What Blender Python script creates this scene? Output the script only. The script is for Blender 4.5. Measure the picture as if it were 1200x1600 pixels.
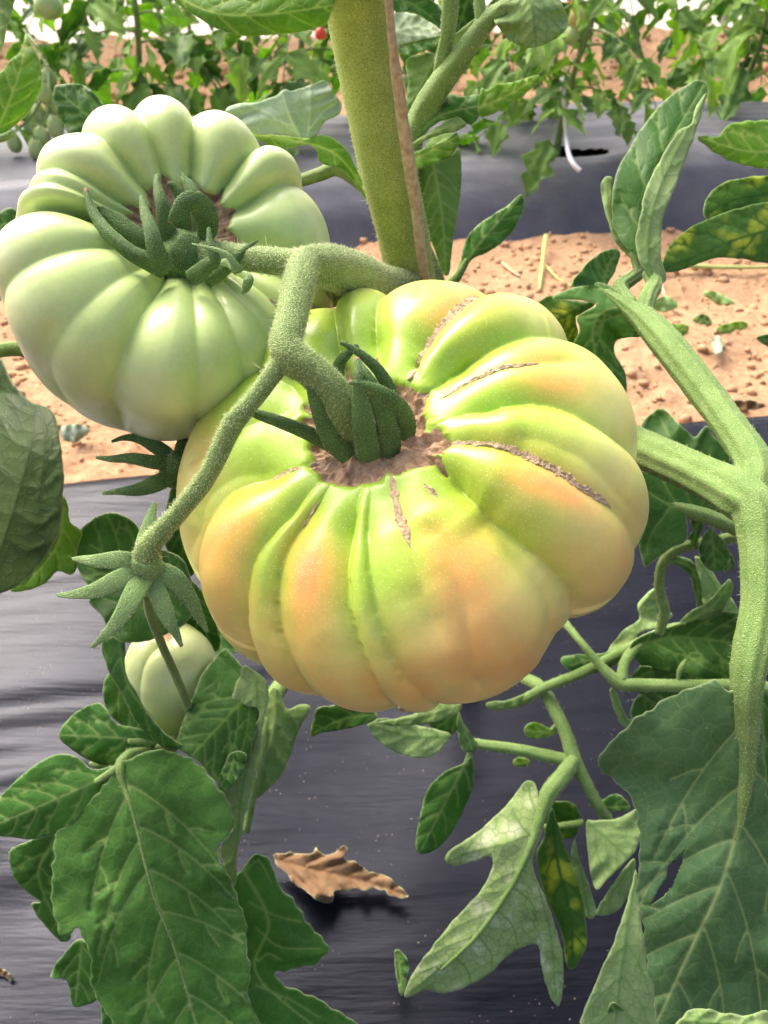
import bpy, bmesh, math, random
import numpy as np
from mathutils import Vector, Matrix
from mathutils.geometry import delaunay_2d_cdt

for _o in list(bpy.data.objects):
    bpy.data.objects.remove(_o, do_unlink=True)
SC = bpy.context.scene
COL = SC.collection
R_ = math.radians

# ------------------------------------------------------------------ camera
PITCH = 38.0
CAM_H = 0.46
F = 1164.0                      # focal length in pixels of the 1200x1600 photograph
cam_data = bpy.data.cameras.new('camera')
cam_data.sensor_fit = 'VERTICAL'
cam_data.sensor_height = 36.0
cam_data.lens = 36.0 * F / 1600.0
cam_data.clip_start = 0.01
cam_data.clip_end = 300.0
cam = bpy.data.objects.new('camera', cam_data)
COL.objects.link(cam)
cam.location = (0, 0, CAM_H)
cam.rotation_euler = (R_(90 - PITCH), 0, 0)
SC.camera = cam
cam_data.dof.use_dof = True
cam_data.dof.focus_distance = 0.21
cam_data.dof.aperture_fstop = 28.0

# ------------------------------------------------------------------ world, sun, exposure
SUN_EL, SUN_AZ = 51.0, -40.0    # azimuth from +Y towards +X, degrees
world = bpy.data.worlds.new('World')
SC.world = world
world.use_nodes = True
wn = world.node_tree
wn.nodes.clear()
sky = wn.nodes.new('ShaderNodeTexSky')
sky.sky_type = 'NISHITA'
sky.sun_disc = False
sky.sun_elevation = R_(SUN_EL)
sky.sun_rotation = R_(SUN_AZ)
sky.dust_density = 7.0
sky.air_density = 0.55
sky.ozone_density = 0.6
bg = wn.nodes.new('ShaderNodeBackground')
bg.inputs['Strength'].default_value = 0.15
wo = wn.nodes.new('ShaderNodeOutputWorld')
wn.links.new(sky.outputs[0], bg.inputs[0])
wn.links.new(bg.outputs[0], wo.inputs[0])
sun_data = bpy.data.lights.new('sun', 'SUN')
sun_data.energy = 1.1
sun_data.angle = R_(42)
sun_data.color = (1.0, 0.94, 0.84)
sun = bpy.data.objects.new('sun', sun_data)
COL.objects.link(sun)
_sd = Vector((math.sin(R_(SUN_AZ)) * math.cos(R_(SUN_EL)), math.cos(R_(SUN_AZ)) * math.cos(R_(SUN_EL)), math.sin(R_(SUN_EL))))
sun.rotation_euler = _sd.to_track_quat('Z', 'Y').to_euler()
SC.view_settings.view_transform = 'Standard'
SC.view_settings.look = 'None'
SC.view_settings.gamma = 1.0
SC.view_settings.exposure = 1.55
SC.view_settings.use_curve_mapping = False
SC.cycles.max_bounces = 5
SC.cycles.diffuse_bounces = 3
SC.cycles.glossy_bounces = 2
SC.cycles.transmission_bounces = 4
SC.cycles.transparent_max_bounces = 8
SC.cycles.use_denoising = True
SC.cycles.use_adaptive_sampling = True
SC.cycles.adaptive_threshold = 0.03
SC.cycles.adaptive_min_samples = 16

# ------------------------------------------------------------------ photograph measurements -> points in the place
_cp, _sp = math.cos(R_(PITCH)), math.sin(R_(PITCH))
RIGHT = np.array([1.0, 0, 0]); UP = np.array([0, _sp, _cp]); FWD = np.array([0, _cp, -_sp])
CAMP = np.array([0, 0, CAM_H])

def P(x, y, d):
    """point that lies at depth d (metres along the view axis) on the sight line of photo point x, y"""
    x = np.asarray(x, float); y = np.asarray(y, float); d = np.asarray(d, float)
    a = (x - 600) / F * d; b = (800 - y) / F * d
    return CAMP + a[..., None] * RIGHT + b[..., None] * UP + d[..., None] * FWD

def on_plane(x, y, z):
    dirv = (x - 600) / F * RIGHT + (800 - y) / F * UP + FWD
    return CAMP + dirv * ((z - CAM_H) / dirv[2])

def depth_of(p):
    return float(np.dot(np.asarray(p) - CAMP, FWD))

def project(p):
    v = np.asarray(p) - CAMP
    d = v @ FWD
    return 600 + F * (v @ RIGHT) / d, 800 - F * (v @ UP) / d, d

# ------------------------------------------------------------------ noise
def _hash(ix, iy, iz, seed):
    with np.errstate(over='ignore'):
        h = (ix.astype(np.uint32) * np.uint32(374761393) + iy.astype(np.uint32) * np.uint32(668265263)
             + iz.astype(np.uint32) * np.uint32(2147483647) + np.uint32((seed * 974711 + 12345) & 0xffffffff))
        h = (h ^ (h >> np.uint32(13))) * np.uint32(1274126177)
        h = h ^ (h >> np.uint32(16))
    return h.astype(np.float64) / 4294967295.0

def noise3(p, seed=0):
    p = np.asarray(p, float)
    i = np.floor(p).astype(np.int64); f = p - i
    f = f * f * (3 - 2 * f)
    out = 0
    for dx in (0, 1):
        for dy in (0, 1):
            for dz in (0, 1):
                w = (f[..., 0] if dx else 1 - f[..., 0]) * (f[..., 1] if dy else 1 - f[..., 1]) * (f[..., 2] if dz else 1 - f[..., 2])
                out = out + w * _hash(i[..., 0] + dx + 1000, i[..., 1] + dy + 1000, i[..., 2] + dz + 1000, seed)
    return out * 2 - 1

def fbm(p, oct=3, seed=0):
    a, s, out = 1.0, 1.0, 0
    for o in range(oct):
        out = out + a * noise3(np.asarray(p) * s, seed + o)
        a *= 0.5; s *= 2.03
    return out

def col3(x, y, z=0.0):
    x = np.asarray(x, float)
    return np.stack([x, np.broadcast_to(np.asarray(y, float), x.shape), np.broadcast_to(np.asarray(z, float), x.shape)], -1)

# ------------------------------------------------------------------ mesh and object helpers
def mesh_from(name, verts, faces, mats=(), mat_idx=None, smooth=True, attrs=None, colors=None, uv=None):
    me = bpy.data.meshes.new(name)
    if isinstance(faces, np.ndarray):
        lens = np.full(len(faces), faces.shape[1], np.int32); loops = faces.ravel().astype(np.int32)
    else:
        lens = np.array([len(f) for f in faces], np.int32); loops = np.array([i for f in faces for i in f], np.int32)
    verts = np.asarray(verts, np.float32)
    me.vertices.add(len(verts)); me.vertices.foreach_set('co', verts.ravel())
    me.loops.add(len(loops)); me.loops.foreach_set('vertex_index', loops)
    me.polygons.add(len(lens)); me.polygons.foreach_set('loop_start', np.concatenate([[0], np.cumsum(lens)[:-1]]).astype(np.int32))
    me.update(calc_edges=True)
    for m in mats:
        me.materials.append(m)
    if mat_idx is not None:
        me.polygons.foreach_set('material_index', np.asarray(mat_idx, np.int32))
    if smooth:
        me.polygons.foreach_set('use_smooth', np.ones(len(me.polygons), bool))
    for k, v in (attrs or {}).items():
        a = me.attributes.new(k, 'FLOAT', 'POINT'); a.data.foreach_set('value', np.asarray(v, np.float32))
    for k, v in (colors or {}).items():
        a = me.attributes.new(k, 'FLOAT_COLOR', 'POINT')
        c = np.ones((len(v), 4), np.float32); c[:, :3] = v
        a.data.foreach_set('color', c.ravel())
    if uv is not None:
        a = me.attributes.new('flat', 'FLOAT_VECTOR', 'POINT')
        a.data.foreach_set('vector', np.asarray(uv, np.float32).ravel())
    me.update()
    return me

WL = {}
def obj(name, me, parent=None):
    """link a mesh whose vertices are in world coordinates; under a thing it keeps its place"""
    o = bpy.data.objects.new(name, me)
    COL.objects.link(o)
    if parent is not None:
        o.parent = parent
        o.matrix_parent_inverse = Matrix.Translation(-WL.get(parent.name, Vector()))
    return o

def thing(name, label, cat, loc=(0, 0, 0), group=None):
    o = bpy.data.objects.new(name, None)
    COL.objects.link(o)
    o.location = Vector(loc)
    o.empty_display_size = 0.02
    o['label'] = label; o['category'] = cat
    if group: o['group'] = group
    WL[o.name] = Vector(loc)
    return o

def tag(o, label=None, cat=None, group=None, kind=None):
    if label: o['label'] = label
    if cat: o['category'] = cat
    if group: o['group'] = group
    if kind: o['kind'] = kind
    return o

def catmull(pts, n=8, closed=False):
    pts = np.asarray(pts, float)
    N = len(pts); out = []
    segs = N if closed else N - 1
    for i in range(segs):
        if closed:
            p0, p1, p2, p3 = pts[(i - 1) % N], pts[i], pts[(i + 1) % N], pts[(i + 2) % N]
        else:
            p1, p2 = pts[i], pts[i + 1]
            p0 = pts[i - 1] if i > 0 else 2 * p1 - p2
            p3 = pts[i + 2] if i + 2 < N else 2 * p2 - p1
        for k in range(n):
            t = k / n
            out.append(0.5 * ((2 * p1) + (-p0 + p2) * t + (2 * p0 - 5 * p1 + 4 * p2 - p3) * t * t + (-p0 + 3 * p1 - 3 * p2 + p3) * t ** 3))
    if not closed: out.append(pts[-1])
    return np.array(out)

def frames(path):
    T = np.gradient(path, axis=0); T /= np.linalg.norm(T, axis=1)[:, None] + 1e-12
    n = np.cross(T[0], [0.31, 0.2, 0.9]); n /= np.linalg.norm(n)
    Ns = []
    for t in T:
        n = n - t * np.dot(n, t); n /= np.linalg.norm(n) + 1e-12
        Ns.append(n.copy())
    Ns = np.array(Ns)
    return T, Ns, np.cross(T, Ns)

def tube_geo(path, rad, seg=18, ridges=0, ridge_amp=0.0, bump=0.0, bump_scale=300, seed=0, flat=1.0):
    path = np.asarray(path, float); rad = np.asarray(rad, float)
    T, N, B = frames(path)
    th = np.linspace(0, 2 * math.pi, seg, endpoint=False)
    rr = rad[:, None] * (1 + ridge_amp * np.cos(ridges * th)[None, :])
    ring = path[:, None, :] + rr[..., None] * (np.cos(th)[None, :, None] * N[:, None, :] + flat * np.sin(th)[None, :, None] * B[:, None, :])
    if bump:
        dirs = ring - path[:, None, :]; dirs /= np.linalg.norm(dirs, axis=2)[..., None] + 1e-12
        ring = ring + dirs * (bump * fbm(ring * bump_scale, 2, seed))[..., None]
    V = ring.reshape(-1, 3).tolist()
    n = len(path); Fs = []
    for i in range(n - 1):
        for j in range(seg):
            a = i * seg + j; b = i * seg + (j + 1) % seg
            Fs.append((a, b, b + seg, a + seg))
    V.append(path[0].tolist()); V.append(path[-1].tolist())
    c0, c1 = len(V) - 2, len(V) - 1
    for j in range(seg):
        Fs.append((c0, (j + 1) % seg, j)); Fs.append((c1, (n - 1) * seg + j, (n - 1) * seg + (j + 1) % seg))
    return np.array(V), Fs

def px_path(pts, n=8):
    """pts: (x, y, depth, radius in photo pixels) -> 3-D path and radii in metres"""
    c = catmull(pts, n)
    return P(c[:, 0], c[:, 1], c[:, 2]), c[:, 3] * c[:, 2] / F

def merge(parts):
    V, Fs, o = [], [], 0
    for v, f in parts:
        V.append(np.asarray(v)); Fs += [tuple(i + o for i in t) for t in f]; o += len(v)
    return np.concatenate(V), Fs

def hair_geo(points, normals, length, radius, rng, lean=0.5, lean_dir=(0, 0, -0.2)):
    """thin three-sided tapered hairs"""
    n = len(points)
    d = normals + lean * rng.normal(size=(n, 3)) + np.asarray(lean_dir)
    d /= np.linalg.norm(d, axis=1)[:, None]
    L = length * rng.uniform(0.5, 1.3, n)[:, None]
    a = np.cross(d, rng.normal(size=(n, 3))); a /= np.linalg.norm(a, axis=1)[:, None] + 1e-9
    b = np.cross(d, a)
    V = np.empty((n, 4, 3))
    for k in range(3):
        ang = 2 * math.pi * k / 3
        V[:, k] = points + radius * (math.cos(ang) * a + math.sin(ang) * b)
    V[:, 3] = points + d * L
    i = np.arange(n) * 4
    Fs = np.concatenate([np.stack([i, i + 1, i + 3], 1), np.stack([i + 1, i + 2, i + 3], 1), np.stack([i + 2, i, i + 3], 1)])
    return V.reshape(-1, 3), Fs

def sample_tris(V, Fs, n, rng):
    V = np.asarray(V); tri = []
    for f in Fs:
        tri.append((f[0], f[1], f[2]))
        if len(f) == 4: tri.append((f[0], f[2], f[3]))
    tri = np.array(tri)
    a, b, c = V[tri[:, 0]], V[tri[:, 1]], V[tri[:, 2]]
    nn = np.cross(b - a, c - a); A = np.linalg.norm(nn, axis=1)
    k = rng.choice(len(tri), n, p=A / A.sum())
    u = rng.uniform(size=(n, 2)); m = u.sum(1) > 1; u[m] = 1 - u[m]
    p = a[k] + (b - a)[k] * u[:, :1] + (c - a)[k] * u[:, 1:]
    return p, nn[k] / (A[k][:, None] + 1e-15)

# ------------------------------------------------------------------ materials
def new_mat(name):
    m = bpy.data.materials.new(name); m.use_nodes = True
    nt = m.node_tree; nt.nodes.clear()
    out = nt.nodes.new('ShaderNodeOutputMaterial')
    return m, nt, out

class NB:
    """tiny node builder"""
    def __init__(s, nt): s.nt = nt
    def n(s, typ, **kw):
        nd = s.nt.nodes.new(typ)
        for k, v in kw.items(): setattr(nd, k, v)
        return nd
    def l(s, a, b): s.nt.links.new(a, b)
    def setv(s, sock, v):
        if hasattr(v, 'is_output'): s.l(v, sock)
        else: sock.default_value = v
    def attr(s, name, what='Fac'):
        a = s.n('ShaderNodeAttribute'); a.attribute_name = name; return a.outputs[what]
    def math(s, op, a, b=0.0, clamp=False):
        m = s.n('ShaderNodeMath'); m.operation = op; m.use_clamp = clamp
        s.setv(m.inputs[0], a); s.setv(m.inputs[1], b); return m.outputs[0]
    def mix(s, fac, a, b, blend='MIX'):
        m = s.n('ShaderNodeMix'); m.data_type = 'RGBA'; m.blend_type = blend
        s.setv(m.inputs[0], fac)
        s.setv(m.inputs[6], a if hasattr(a, 'is_output') else (*a, 1)); s.setv(m.inputs[7], b if hasattr(b, 'is_output') else (*b, 1))
        return m.outputs[2]
    def noise(s, vec, scale, detail=3, rough=0.55, dist=0.0):
        t = s.n('ShaderNodeTexNoise'); t.inputs['Scale'].default_value = scale; t.inputs['Detail'].default_value = detail
        t.inputs['Roughness'].default_value = rough; t.inputs['Distortion'].default_value = dist
        if vec is not None: s.l(vec, t.inputs['Vector'])
        return t.outputs[0]
    def voro(s, vec, scale, feature='F1', out='Distance'):
        t = s.n('ShaderNodeTexVoronoi'); t.feature = feature; t.inputs['Scale'].default_value = scale
        if vec is not None: s.l(vec, t.inputs['Vector'])
        return t.outputs[out]
    def ramp(s, fac, stops):
        r = s.n('ShaderNodeValToRGB'); e = r.color_ramp.elements
        while len(e) < len(stops): e.new(0.5)
        for el, (p, c) in zip(e, stops):
            el.position = p; el.color = (*c, 1) if not isinstance(c, float) else (c, c, c, 1)
        s.setv(r.inputs[0], fac); return r.outputs[0]
    def bump(s, height, strength=0.5, dist=0.001, normal=None):
        b = s.n('ShaderNodeBump'); b.inputs['Strength'].default_value = strength; b.inputs['Distance'].default_value = dist
        s.l(height, b.inputs['Height'])
        if normal is not None: s.l(normal, b.inputs['Normal'])
        return b.outputs[0]
    def pbsdf(s, **kw):
        p = s.n('ShaderNodeBsdfPrincipled')
        for k, v in kw.items():
            sock = p.inputs[k]
            if isinstance(v, tuple) and len(v) == 3 and sock.type == 'RGBA': v = (*v, 1)
            s.setv(sock, v)
        return p

def geo_pos(b):
    return b.n('ShaderNodeNewGeometry').outputs['Position']

def mat_tomato(name, col_attr='skin', speck=0.35):
    m, nt, out = new_mat(name); b = NB(nt)
    pos = geo_pos(b)
    c = b.attr(col_attr, 'Color')
    n1 = b.noise(pos, 90, 4)
    c = b.mix(b.math('MULTIPLY', n1, 0.16), c, (0.9, 0.85, 0.45), 'SOFT_LIGHT')
    n2 = b.noise(pos, 700, 2)
    c = b.mix(0.05, c, b.ramp(n2, [(0.35, (0.2, 0.3, 0.08)), (0.65, (0.95, 0.95, 0.75))]), 'OVERLAY')
    # pale lenticels, denser on the green shoulder
    v = b.voro(pos, 1150)
    dots = b.math('LESS_THAN', v, b.math('MULTIPLY', b.attr('dots'), 0.22))
    c = b.mix(b.math('MULTIPLY', dots, speck), c, (0.85, 0.88, 0.5))
    # corky tissue round the stem end
    ck = b.noise(pos, 420, 6, 0.7); ck2 = b.noise(pos, 110, 4, 0.6)
    cork = b.ramp(ck, [(0.28, (0.22, 0.115, 0.055)), (0.5, (0.52, 0.33, 0.19)), (0.72, (0.74, 0.54, 0.36))])
    cork = b.mix(b.math('MULTIPLY', ck2, 0.5), cork, (0.44, 0.26, 0.14))
    sc_ = b.ramp(b.math('ADD', b.attr('scar'), b.math('MULTIPLY', b.math('MULTIPLY', b.math('SUBTRACT', ck, 0.5), 0.9), b.math('MULTIPLY', b.attr('scar'), 4.0, True))), [(0.42, 0.0), (0.58, 1.0)])
    c = b.mix(sc_, c, cork)
    rough = b.math('ADD', b.math('ADD', 0.27, b.math('MULTIPLY', n1, 0.12)), b.math('MULTIPLY', sc_, 0.5))
    bmp = b.bump(b.math('ADD', b.math('MULTIPLY', n2, 0.05), b.math('MULTIPLY', b.math('MULTIPLY', ck, sc_), 2.5)), 0.8, 0.0007)
    p = b.pbsdf(**{'Base Color': c, 'Roughness': rough, 'Subsurface Weight': 0.06, 'Subsurface Scale': 0.004,
                   'Specular IOR Level': 0.5, 'Sheen Weight': 0.03, 'Sheen Roughness': 0.5, 'Normal': bmp})
    p.inputs['Subsurface Radius'].default_value = (1.0, 0.9, 0.35)
    b.l(p.outputs[0], out.inputs[0])
    return m

def mat_cork(name, c1, c2, c3, scale=500):
    m, nt, out = new_mat(name); b = NB(nt)
    pos = geo_pos(b)
    n = b.noise(pos, scale, 6, 0.7)
    n2 = b.noise(pos, scale * 0.25, 4, 0.6)
    c = b.ramp(n, [(0.3, c1), (0.5, c2), (0.72, c3)])
    c = b.mix(b.math('MULTIPLY', n2, 0.5), c, c2)
    bm = b.bump(n, 0.9, 0.0012)
    p = b.pbsdf(**{'Base Color': c, 'Roughness': 0.85, 'Normal': bm})
    b.l(p.outputs[0], out.inputs[0])
    return m

def mat_leaf(name, base, dark, vein_c, vein_amt=0.6, net_scale=190, net_amt=0.35, trans=0.28, trans_c=None, rough=0.40,
             bump_sign=-1.0, spots=0.0, spot_c=(0.45, 0.5, 0.08), hair=0.25, sheen=0.03, mottled=0.7, bump_amt=0.22, rim_c=(0.50, 0.58, 0.32)):
    m, nt, out = new_mat(name); b = NB(nt)
    fl = b.attr('flat', 'Vector')
    vein = b.math('POWER', b.attr('vein'), 2.2)
    rimf = b.math('POWER', b.attr('rim'), 3.0)
    n1 = b.noise(fl, 45, 4, 0.6)
    n2 = b.noise(fl, 900, 3, 0.6)
    c = b.ramp(n1, [(0.5 - 0.28 * mottled, dark), (0.5 + 0.25 * mottled, base)])
    # reticulate network of fine veins
    wob = b.n('ShaderNodeVectorMath'); wob.operation = 'ADD'
    nz = b.n('ShaderNodeTexNoise'); nz.inputs['Scale'].default_value = 130; b.l(fl, nz.inputs['Vector'])
    sc = b.n('ShaderNodeVectorMath'); sc.operation = 'SCALE'; sc.inputs['Scale'].default_value = 0.006
    b.l(nz.outputs['Color'], sc.inputs[0]); b.l(fl, wob.inputs[0]); b.l(sc.outputs[0], wob.inputs[1])
    net1 = b.voro(wob.outputs[0], net_scale, 'DISTANCE_TO_EDGE')
    net2 = b.voro(wob.outputs[0], net_scale * 2.7, 'DISTANCE_TO_EDGE')
    line1 = b.ramp(net1, [(0.0, 1.0), (0.10, 0.0)])
    line2 = b.ramp(net2, [(0.0, 1.0), (0.13, 0.0)])
    net = b.math('MAXIMUM', line1, b.math('MULTIPLY', line2, 0.5))
    if spots > 0:
        s1 = b.noise(fl, 75, 2, 0.4)
        sp = b.math('MULTIPLY', b.ramp(s1, [(0.52, 0.0), (0.66, 1.0)]), b.math('SUBTRACT', 1.0, vein, True))
        c = b.mix(b.math('MULTIPLY', sp, spots), c, spot_c)
    c = b.mix(b.math('MULTIPLY', net, net_amt), c, vein_c)
    c = b.mix(b.math('MULTIPLY', vein, vein_amt), c, vein_c)
    # pale specks for dust and fine hairs, the hairs' glint painted in
    vd = b.voro(fl, 1500)
    dots = b.math('MULTIPLY', b.math('LESS_THAN', vd, 0.16), b.ramp(b.noise(fl, 300, 2), [(0.5, 0.0), (0.62, 1.0)]))
    c = b.mix(b.math('MULTIPLY', dots, hair), c, (0.75, 0.78, 0.62))
    c = b.mix(b.math('MULTIPLY', rimf, 0.55), c, rim_c)
    # quilting: panels bulge between the veins
    h = b.math('ADD', b.math('MULTIPLY', b.math('MAXIMUM', b.math('MULTIPLY', line1, 0.6), vein), bump_sign), b.math('MULTIPLY', b.math('MINIMUM', net1, 0.35), 1.6 * -bump_sign))
    h = b.math('ADD', h, b.math('MULTIPLY', n2, 0.25))
    bm = b.bump(h, bump_amt, 0.0005)
    p = b.pbsdf(**{'Base Color': c, 'Roughness': b.math('ADD', rough, b.math('MULTIPLY', n2, 0.15)), 'Specular IOR Level': 0.16, 'Normal': bm})
    tr = b.n('ShaderNodeBsdfTranslucent')
    tc = b.mix(1.0, c, trans_c or (1.3, 1.5, 0.5), 'MULTIPLY')
    b.l(tc, tr.inputs[0]); b.l(bm, tr.inputs['Normal'])
    mx = b.n('ShaderNodeMixShader'); mx.inputs[0].default_value = trans
    b.l(p.outputs[0], mx.inputs[1]); b.l(tr.outputs[0], mx.inputs[2])
    b.l(mx.outputs[0], out.inputs[0])
    return m

def mat_stem(name, c1, c2, fleck, fleck_scale=1500, fleck_amt=0.7, rough=0.6):
    m, nt, out = new_mat(name); b = NB(nt)
    pos = geo_pos(b)
    n1 = b.noise(pos, 120, 3)
    n2 = b.noise(pos, fleck_scale, 2, 0.6)
    n3 = b.voro(pos, fleck_scale * 1.1)
    c = b.ramp(n1, [(0.35, c1), (0.65, c2)])
    dots = b.math('MULTIPLY', b.ramp(n3, [(0.22, 1.0), (0.42, 0.0)]), b.ramp(n2, [(0.36, 0.25), (0.6, 1.0)]))
    c = b.mix(b.math('MULTIPLY', dots, fleck_amt), c, fleck)
    bm = b.bump(b.math('ADD', b.math('MULTIPLY', n2, 0.5), b.math('MULTIPLY', n3, -0.7)), 0.7, 0.0005)
    p = b.pbsdf(**{'Base Color': c, 'Roughness': rough, 'Sheen Weight': 0.12, 'Sheen Roughness': 0.45, 'Specular IOR Level': 0.3, 'Normal': bm})
    p.inputs['Sheen Tint'].default_value = (0.85, 0.95, 0.6, 1)
    b.l(p.outputs[0], out.inputs[0])
    return m

def mat_simple(name, c, rough=0.6, trans=0.0, noise_s=0, c2=None, spec=0.3, bump=0.0, bdist=0.001):
    m, nt, out = new_mat(name); b = NB(nt)
    cc = None; bm = None
    if noise_s:
        n = b.noise(geo_pos(b), noise_s, 4, 0.6)
        cc = b.ramp(n, [(0.35, c2 or c), (0.65, c)])
        if bump: bm = b.bump(n, bump, bdist)
    kw = {'Base Color': cc if cc is not None else c, 'Roughness': rough, 'Specular IOR Level': spec}
    if bm is not None: kw['Normal'] = bm
    p = b.pbsdf(**kw)
    if trans > 0:
        tr = b.n('ShaderNodeBsdfTranslucent'); b.setv(tr.inputs[0], cc if cc is not None else (*c, 1))
        mx = b.n('ShaderNodeMixShader'); mx.inputs[0].default_value = trans
        b.l(p.outputs[0], mx.inputs[1]); b.l(tr.outputs[0], mx.inputs[2]); b.l(mx.outputs[0], out.inputs[0])
    else:
        b.l(p.outputs[0], out.inputs[0])
    return m

M = {}
M['top'] = mat_leaf('leaf_green_upper_side', (0.08, 0.22, 0.034), (0.042, 0.135, 0.02), (0.30, 0.42, 0.13), 0.75, net_amt=0.10)
M['top_blue'] = mat_leaf('leaf_soft_green_upper_side', (0.105, 0.255, 0.048), (0.05, 0.145, 0.024), (0.38, 0.50, 0.16), 0.8, net_amt=0.12, sheen=0.06, hair=0.4)
M['top_cool'] = mat_leaf('leaf_cool_green_upper_side', (0.125, 0.245, 0.095), (0.065, 0.15, 0.05), (0.46, 0.56, 0.22), 0.8, net_amt=0.12, sheen=0.06, hair=0.45)
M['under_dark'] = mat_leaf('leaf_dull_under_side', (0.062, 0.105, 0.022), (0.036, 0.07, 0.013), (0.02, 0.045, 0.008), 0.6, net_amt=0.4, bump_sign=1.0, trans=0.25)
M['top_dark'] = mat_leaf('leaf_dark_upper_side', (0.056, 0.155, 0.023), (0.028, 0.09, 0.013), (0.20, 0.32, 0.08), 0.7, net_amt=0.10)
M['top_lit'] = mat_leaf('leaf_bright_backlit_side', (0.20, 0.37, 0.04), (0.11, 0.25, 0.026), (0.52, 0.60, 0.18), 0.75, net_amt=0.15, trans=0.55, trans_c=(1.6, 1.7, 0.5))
M['spot'] = mat_leaf('leaf_yellow_mottled_side', (0.12, 0.24, 0.045), (0.08, 0.18, 0.035), (0.05, 0.14, 0.025), 0.65, net_amt=0.2, trans=0.5, spots=0.85, spot_c=(0.60, 0.62, 0.07), trans_c=(1.5, 1.6, 0.5))
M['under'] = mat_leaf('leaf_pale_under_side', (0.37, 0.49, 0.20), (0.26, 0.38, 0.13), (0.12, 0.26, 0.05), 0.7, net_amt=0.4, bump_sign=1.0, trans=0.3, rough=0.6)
M['under_green'] = mat_leaf('leaf_green_under_side', (0.24, 0.37, 0.11), (0.15, 0.27, 0.065), (0.40, 0.50, 0.21), 0.65, net_amt=0.2, bump_sign=1.0, trans=0.4, rough=0.55)
M['under_white'] = mat_leaf('leaf_whitish_mottled_under_side', (0.40, 0.52, 0.20), (0.30, 0.42, 0.14), (0.09, 0.21, 0.04), 0.85, net_amt=0.5, bump_sign=1.0, trans=0.25, rough=0.6, spots=0.75, spot_c=(0.68, 0.72, 0.46))
M['sage'] = mat_leaf('leaf_sage_under_side', (0.40, 0.50, 0.36), (0.28, 0.40, 0.24), (0.60, 0.68, 0.48), 0.8, net_amt=0.25, bump_sign=1.0, trans=0.25, rough=0.6)
M['brown'] = mat_leaf('leaf_dry_brown', (0.27, 0.17, 0.09), (0.14, 0.083, 0.045), (0.17, 0.09, 0.04), 0.6, net_amt=0.3, trans=0.1, rough=0.8, hair=0.0, mottled=0.8)
M['stem'] = mat_stem('fuzzy_olive_stem', (0.28, 0.35, 0.07), (0.35, 0.42, 0.10), (0.10, 0.155, 0.02), 1250, 0.9)
M['truss'] = mat_stem('fuzzy_truss_stem', (0.12, 0.20, 0.045), (0.17, 0.26, 0.065), (0.62, 0.64, 0.27), 2100, 0.85)
M['petiole'] = mat_stem('fuzzy_pale_petiole', (0.12, 0.225, 0.045), (0.18, 0.295, 0.075), (0.55, 0.60, 0.25), 2300, 0.65)
M['sepal'] = mat_stem('fuzzy_sepal', (0.045, 0.115, 0.022), (0.08, 0.17, 0.034), (0.46, 0.52, 0.18), 2400, 0.55)
M['sepal_light'] = mat_stem('fuzzy_pale_sepal', (0.14, 0.26, 0.07), (0.20, 0.33, 0.10), (0.56, 0.62, 0.30), 2400, 0.6)
M['hair'] = mat_simple('plant_hairs', (0.80, 0.84, 0.55), 0.5, 0.4)
M['tip'] = mat_simple('dry_sepal_tip', (0.32, 0.2, 0.12), 0.8, 0, 900, (0.18, 0.1, 0.06))
M['crack'] = mat_cork('corky_crack', (0.36, 0.22, 0.11), (0.60, 0.44, 0.25), (0.80, 0.67, 0.45), 900)
M['skin'] = mat_tomato('ripening_tomato_skin')
M['skin_green'] = mat_tomato('green_tomato_skin', speck=0.15)

# ================================================================== THE SETTING
K = 0.187                       # the beds run at a slant: y grows by K per metre of x
FURROW = -0.15

def grid_geo(X, Y, Z):
    ny, nx = X.shape
    V = np.stack([X, Y, Z], -1).reshape(-1, 3)
    i = np.arange(ny * nx).reshape(ny, nx)
    Fs = np.stack([i[:-1, :-1], i[:-1, 1:], i[1:, 1:], i[1:, :-1]], -1).reshape(-1, 4)
    return V, Fs

# ---- ground: salmon coloured sandy soil, one sheet out to the horizon
def mat_soil():
    m, nt, out = new_mat('salmon_sandy_soil'); b = NB(nt)
    pos = geo_pos(b)
    n1 = b.noise(pos, 7, 4, 0.6); n2 = b.noise(pos, 70, 5, 0.65); n3 = b.noise(pos, 380, 3, 0.6)
    c = b.ramp(n2, [(0.3, (0.33, 0.18, 0.09)), (0.5, (0.47, 0.285, 0.155)), (0.7, (0.57, 0.375, 0.215))])
    c = b.mix(b.math('MULTIPLY', n1, 0.35), c, (0.50, 0.31, 0.19))
    c = b.mix(b.math('MULTIPLY', b.ramp(n3, [(0.58, 0.0), (0.7, 1.0)]), 0.35), c, (0.24, 0.12, 0.07))
    h = b.math('ADD', b.math('MULTIPLY', n2, 1.0), b.math('MULTIPLY', n3, 0.45))
    p = b.pbsdf(**{'Base Color': c, 'Roughness': 0.95, 'Specular IOR Level': 0.1, 'Normal': b.bump(h, 0.7, 0.012)})
    b.l(p.outputs[0], out.inputs[0]); return m
M['soil'] = mat_soil()
M['clod'] = mat_simple('dry_soil_clod', (0.53, 0.33, 0.185), 0.95, 0, 150, (0.42, 0.245, 0.13), 0.1)

def soil_height(x, y):
    yy = y - K * x
    h = np.full(np.shape(x), FURROW, float)
    far = np.clip((yy - 2.55) / 0.5, 0, 1)
    h = h + far * 0.10
    h = h + 0.05 * np.clip((yy - 3.2) / 1.2, 0, 1)
    q = col3(x, y)
    h = h + 0.014 * fbm(q * 6, 2, 3) + 0.010 * fbm(q * 24, 4, 5) * (0.4 + 1.2 * np.clip(noise3(q * 5, 8), 0, 1))
    return h + np.clip((yy - 2.75) / .4, 0, 1) * 0.02 * fbm(q * 9, 3, 11)

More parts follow.
